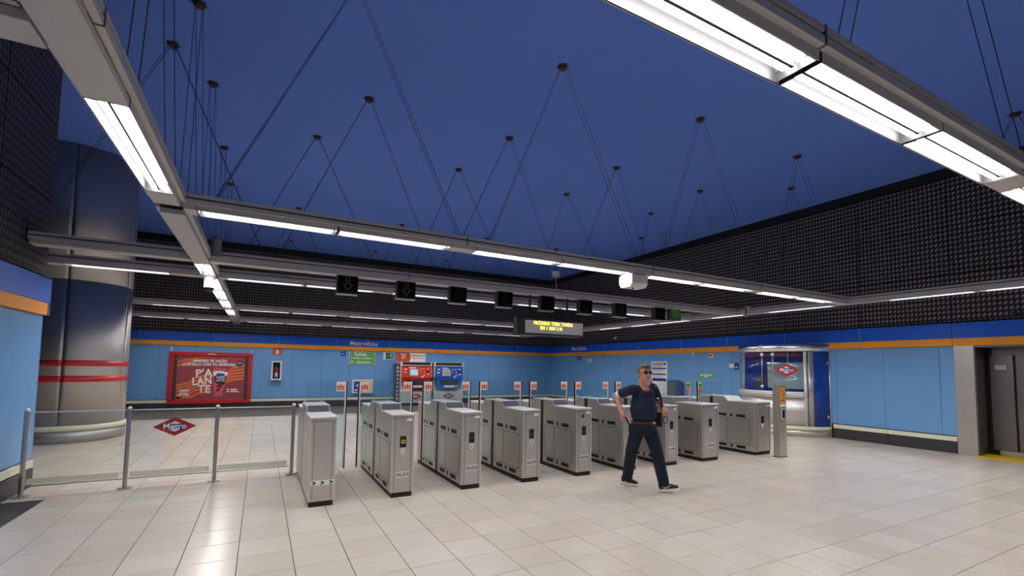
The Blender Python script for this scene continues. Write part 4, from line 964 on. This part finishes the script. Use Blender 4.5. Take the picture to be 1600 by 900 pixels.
# trousers and belt
b = BM(); ell(b, (-.058, -.005, .79), .172, .142, .115); ell(b, (-.058, -.005, .84), .176, .146, .07)
chain(b, [RHIP, RKN, (-.233, .17, .125)], [.100, .082, .070], .3); chain(b, [LHIP, LKN, (.142, -.165, .135)], [.100, .082, .072], .3)
chain(b, [(-.233, .17, .125), (-.237, .19, .07)], [.070, .066]); chain(b, [(.142, -.165, .135), (.150, -.172, .085)], [.072, .067])
chain(b, [mid(RHIP, RKN, .1), mid(RHIP, RKN, .5)], [.098, .086]); chain(b, [mid(LHIP, LKN, .1), mid(LHIP, LKN, .5)], [.098, .086])
def cuttr(bb):
    bmesh.ops.delete(bb, geom=[v for v in bb.verts if v.co.z > .885 or v.co.z < .058 or (v.co.x > .02 and v.co.z < .078)], context='VERTS')
fuse('trousers', b, .0085, M['jeans'], man, 3, cuttr)
b = BM(); Lx, F = dirs(35); n = 40; ring = []
for i in range(n):
    a = 2 * PI * i / n; p = Vector((-.058, -.005, 0)) + Lx * (.180 * math.cos(a)) + F * (.150 * math.sin(a)); ring.append([b.verts.new((p.x, p.y, z)) for z in (.848, .884)])
for i in range(n): b.faces.new((ring[i][0], ring[(i + 1) % n][0], ring[(i + 1) % n][1], ring[i][1]))
bl = obj('belt', b, M['belt'], man, True)
p = Vector((-.058, -.005, .866)) + F * .152; b = BM(); tube(b, p - Lx * .022, p + Lx * .022, .016, 8); obj('buckle', b, M['steel'], bl)
# shoes
def shoe(x, y, z, ang, pitch):
    e = bpy.data.objects.new('shoe', None)
    out = [(-.055, -.034), (-.072, 0), (-.055, .034), (.03, .036), (.10, .046), (.16, .040), (.19, .012), (.188, -.018), (.15, -.040), (.09, -.044), (.02, -.034)]
    b = BM(); chain(b, [(-.030, 0, .052), (.0, 0, .078)], [.034, .037]); chain(b, [(.0, 0, .060), (.08, .0, .052), (.15, .0, .040)], [.040, .040, .032]); chain(b, [(-.035, 0, .085), (.01, 0, .092)], [.032, .036])
    o = fuse('shoe', b, .006, M['shoe'], man, 3); o.location = (x, y, z); o.rotation_euler = (0, pitch, ang)
    b = BM(); n = len(out); lo = [b.verts.new((p[0], p[1], .002 + (.010 if p[0] > .14 else 0))) for p in out]; hi = [b.verts.new((p[0] * 1.02, p[1] * 1.06, .036)) for p in out]
    b.faces.new(lo[::-1]); b.faces.new(hi)
    for i in range(n): b.faces.new((lo[i], lo[(i + 1) % n], hi[(i + 1) % n], hi[i]))
    obj('sole', b, M['signw'], o)
    b = BM(); tube(b, (-.03, -.036, .075), (.015, -.041, .050), .006, 6, .010); tube(b, (.015, -.041, .050), (.085, -.040, .075), .010, 6, .003); obj('swoosh', b, M['signw'], o)
    b = BM()
    for q in (.03, .05, .07): tube(b, (q, -.020, .098 - q * .22), (q, .020, .098 - q * .22), .004, 5)
    obj('laces', b, M['signw'], o)
shoe(-.245, .215, 0.003, math.atan2(-.68, .73), 0); shoe(.150, -.178, .016, math.atan2(-.30, .95), -.14)
# armband, phone
b = BM(); q0, q1 = mid(RSH, REL, .78), mid(RSH, REL, .92); tube(b, q0, q1, .050, 14, .047); obj('white_armband', b, M['signw'], man)
ph = thing('mobile_phone', 'black phone held in the walking man\'s right hand at his hip', 'phone', (0, 0, 0)); ph.location = man.location + Matrix.Rotation(math.radians(-28.15), 3, 'Z') @ Vector((-.305, -.115, .885)); ph.rotation_euler = (0, -.5, math.radians(-28.15))
bx('phone_body', M['blackglass'], ph, -.008, .008, -.03, .03, -.055, .06, bev=.003)
bag = thing('shoulder_bag', 'black bag on a strap over the walking man\'s left shoulder', 'bag', man.location[:], math.radians(-28.15))
b = BM(); box(b, .125, .185, -.02, .13, .80, .99, bev=.015); obj('bag_body', b, M['bag'], bag)
sp = [(.060, .12, 1.33), (.075, .03, 1.372), (.100, -.055, 1.315), (.128, -.085, 1.22), (.150, -.085, 1.10), (.160, -.07, 1.0), (.160, -.03, .97)]
b = BM(); vs = []
for i, p in enumerate(sp):
    vs.append([b.verts.new((p[0] - .016, p[1] - .004, p[2])), b.verts.new((p[0] + .016, p[1] + .004, p[2])), b.verts.new((p[0] + .016, p[1] - .008, p[2] + .003)), b.verts.new((p[0] - .016, p[1] - .016, p[2] + .003))])
for i in range(len(vs) - 1):
    for k in range(4): b.faces.new((vs[i][k], vs[i][(k + 1) % 4], vs[i + 1][(k + 1) % 4], vs[i + 1][k]))
obj('strap', b, M['bag'], bag); b = BM()
for i in range(12):
    a0, a1 = 2 * PI * i / 12, 2 * PI * (i + 1) / 12; tube(b, (.215 + .03 * math.cos(a0), -.03, .90 + .045 * math.sin(a0)), (.215 + .03 * math.cos(a1), -.03, .90 + .045 * math.sin(a1)), .006, 5)
obj('strap_loop', b, M['bag'], bag)
